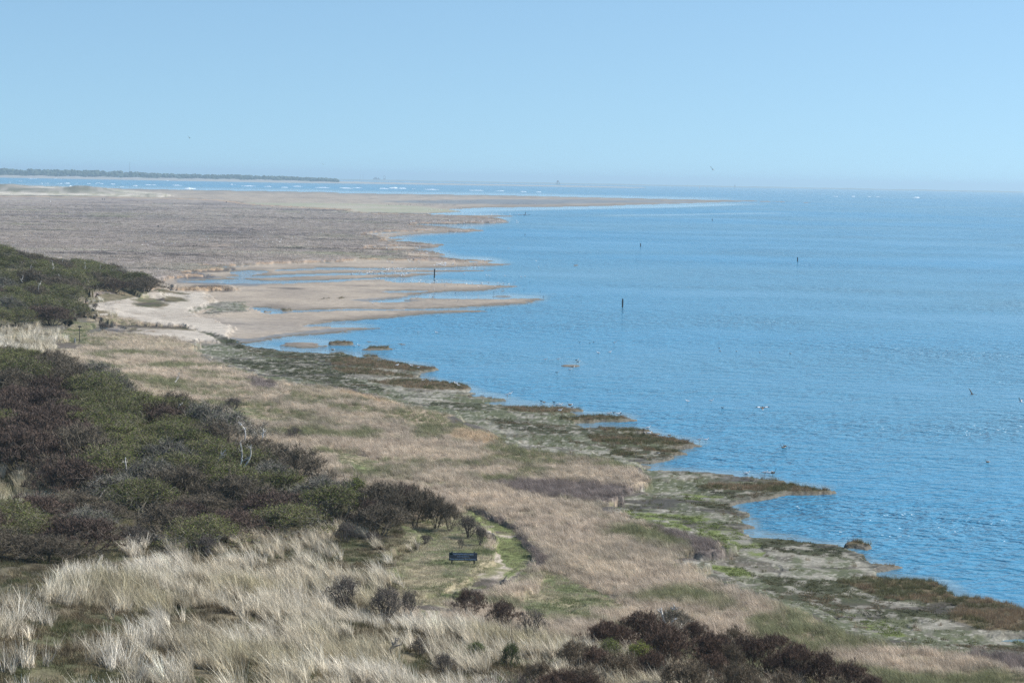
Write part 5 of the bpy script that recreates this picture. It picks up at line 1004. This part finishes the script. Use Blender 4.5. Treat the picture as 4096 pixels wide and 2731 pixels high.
for px, m_, lab in ((2785, m_red, 'small red channel buoy on the horizon, left of the green one'), (2815, m_teal, 'small green channel buoy on the horizon, right of the red one')):
    V = []; Fc = []; k = 8500 / F; tube(V, Fc, [Vector((0, 0, -1)), Vector((0, 0, 1.2 * k)), Vector((0, 0, 1.6 * k)), Vector((0, 0, 4.5 * k))], 1.9 * k, .9 * k, 8); o = link(bpy.data.objects.new('buoy', mesh_py('buoy', V, Fc, [m_]))); o.location = sea_at(px, 8500); tag(o, lab, 'buoy')
def far_thing(name, label, cat, px, D, boxes, ybase):
    V = []; Fc = []; k = D / F; p = at_dist(px, ybase, D)
    for (x_, z_, w_, h_) in boxes: box_vf(V, Fc, (x_ * k, 0, z_ * k), (w_ * k, w_ * k, h_ * k))
    o = link(bpy.data.objects.new(name, mesh_py(name, V, Fc, [m_far]))); o.location = p; tag(o, label, cat)
far_thing('coastal_building', 'low stepped building on the far coast left of the tall portal frame', 'building', 1502, 12300, [(0, 2, 18, 5), (0, 6, 9, 4), (12, 3, 3, 7), (16, 0.5, 6, 2.5)], 717.5)
far_thing('portal_tower', 'tall portal-shaped frame tower on the far coast', 'tower', 1538, 12300, [(-3.6, 6, 1.2, 13), (3.6, 6.3, 1.2, 12.4), (0, 13.2, 6.6, 1.4), (0, 2, 6.1, 4.5)], 718)
far_thing('coastal_mast', 'thin mast on the far coast, left of a pair', 'mast', 1441, 12300, [(0, 8, .7, 20)], 716); far_thing('coastal_mast', 'thin taller mast on the far coast, right of a pair', 'mast', 1452, 12300, [(0, 9, .8, 22)], 716)
far_thing('radio_mast', 'thin tall radio mast above the island woodland', 'mast', 519, 6700, [(0, 17, .9, 50)], 690)

# ------------------------------------------------------------------ haze
m_hz = bpy.data.materials.new('haze_air'); m_hz.use_nodes = True; nt = m_hz.node_tree; nt.nodes.clear()
out = nt.nodes.new('ShaderNodeOutputMaterial'); pv = nt.nodes.new('ShaderNodeVolumePrincipled'); pv.inputs['Color'].default_value = (.62, .85, 1.0, 1); pv.inputs['Density'].default_value = 1.15e-4; pv.inputs['Anisotropy'].default_value = .2
nt.links.new(pv.outputs[0], out.inputs['Volume']); m_hz.cycles.homogeneous_volume = True
V = []; Fc = []; box_vf(V, Fc, (0, 15800, (62 - 85) / 2), (34000, 32000, 62 + 85)); hz = link(bpy.data.objects.new('haze', mesh_py('haze', V, Fc, [m_hz]))); hz['kind'] = 'stuff'

# ------------------------------------------------------------------ light
EL = math.radians(44); AZ = math.radians(80)       # sun to the right of the view and a little ahead
w_ = bpy.data.worlds.new('World'); sc.world = w_; w_.use_nodes = True; nt = w_.node_tree; bg = nt.nodes['Background']
sky = nt.nodes.new('ShaderNodeTexSky'); sky.sky_type = 'NISHITA'; sky.sun_disc = False; sky.sun_elevation = EL; sky.sun_rotation = AZ; sky.air_density = 1.0; sky.dust_density = .6; sky.ozone_density = 2.0; sky.altitude = 0
tc = nt.nodes.new('ShaderNodeTexCoord'); mpv = nt.nodes.new('ShaderNodeVectorMath'); mpv.operation = 'MULTIPLY_ADD'; mpv.inputs[1].default_value = (1, 1, .9); mpv.inputs[2].default_value = (0, 0, .12)
nv = nt.nodes.new('ShaderNodeVectorMath'); nv.operation = 'NORMALIZE'; nt.links.new(tc.outputs['Generated'], mpv.inputs[0]); nt.links.new(mpv.outputs[0], nv.inputs[0]); nt.links.new(nv.outputs[0], sky.inputs['Vector'])
tn = nt.nodes.new('ShaderNodeVectorMath'); tn.operation = 'MULTIPLY'; tn.inputs[1].default_value = (.85, .985, 1.0); nt.links.new(sky.outputs[0], tn.inputs[0]); nt.links.new(tn.outputs[0], bg.inputs['Color']); bg.inputs['Strength'].default_value = .12
sd = bpy.data.lights.new('sun', 'SUN'); sd.energy = 5.0; sd.angle = math.radians(.53); sd.color = (1.0, .96, .9); so = link(bpy.data.objects.new('sun', sd))
dirv = Vector((math.sin(AZ) * math.cos(EL), math.cos(AZ) * math.cos(EL), math.sin(EL))); so.rotation_euler = dirv.to_track_quat('Z', 'Y').to_euler()
vs_ = sc.view_settings; vs_.view_transform = 'Standard'; vs_.look = 'None'; vs_.exposure = 0.40; vs_.gamma = 1.0
cy = sc.cycles; cy.use_denoising = True; cy.denoising_prefilter = 'NONE'; cy.denoising_input_passes = 'RGB_ALBEDO_NORMAL'; cy.max_bounces = 6; cy.sample_clamp_direct = 1.8; cy.diffuse_bounces = 2; cy.glossy_bounces = 2; cy.transmission_bounces = 2; cy.volume_bounces = 0; cy.transparent_max_bounces = 4; cy.use_adaptive_sampling = True
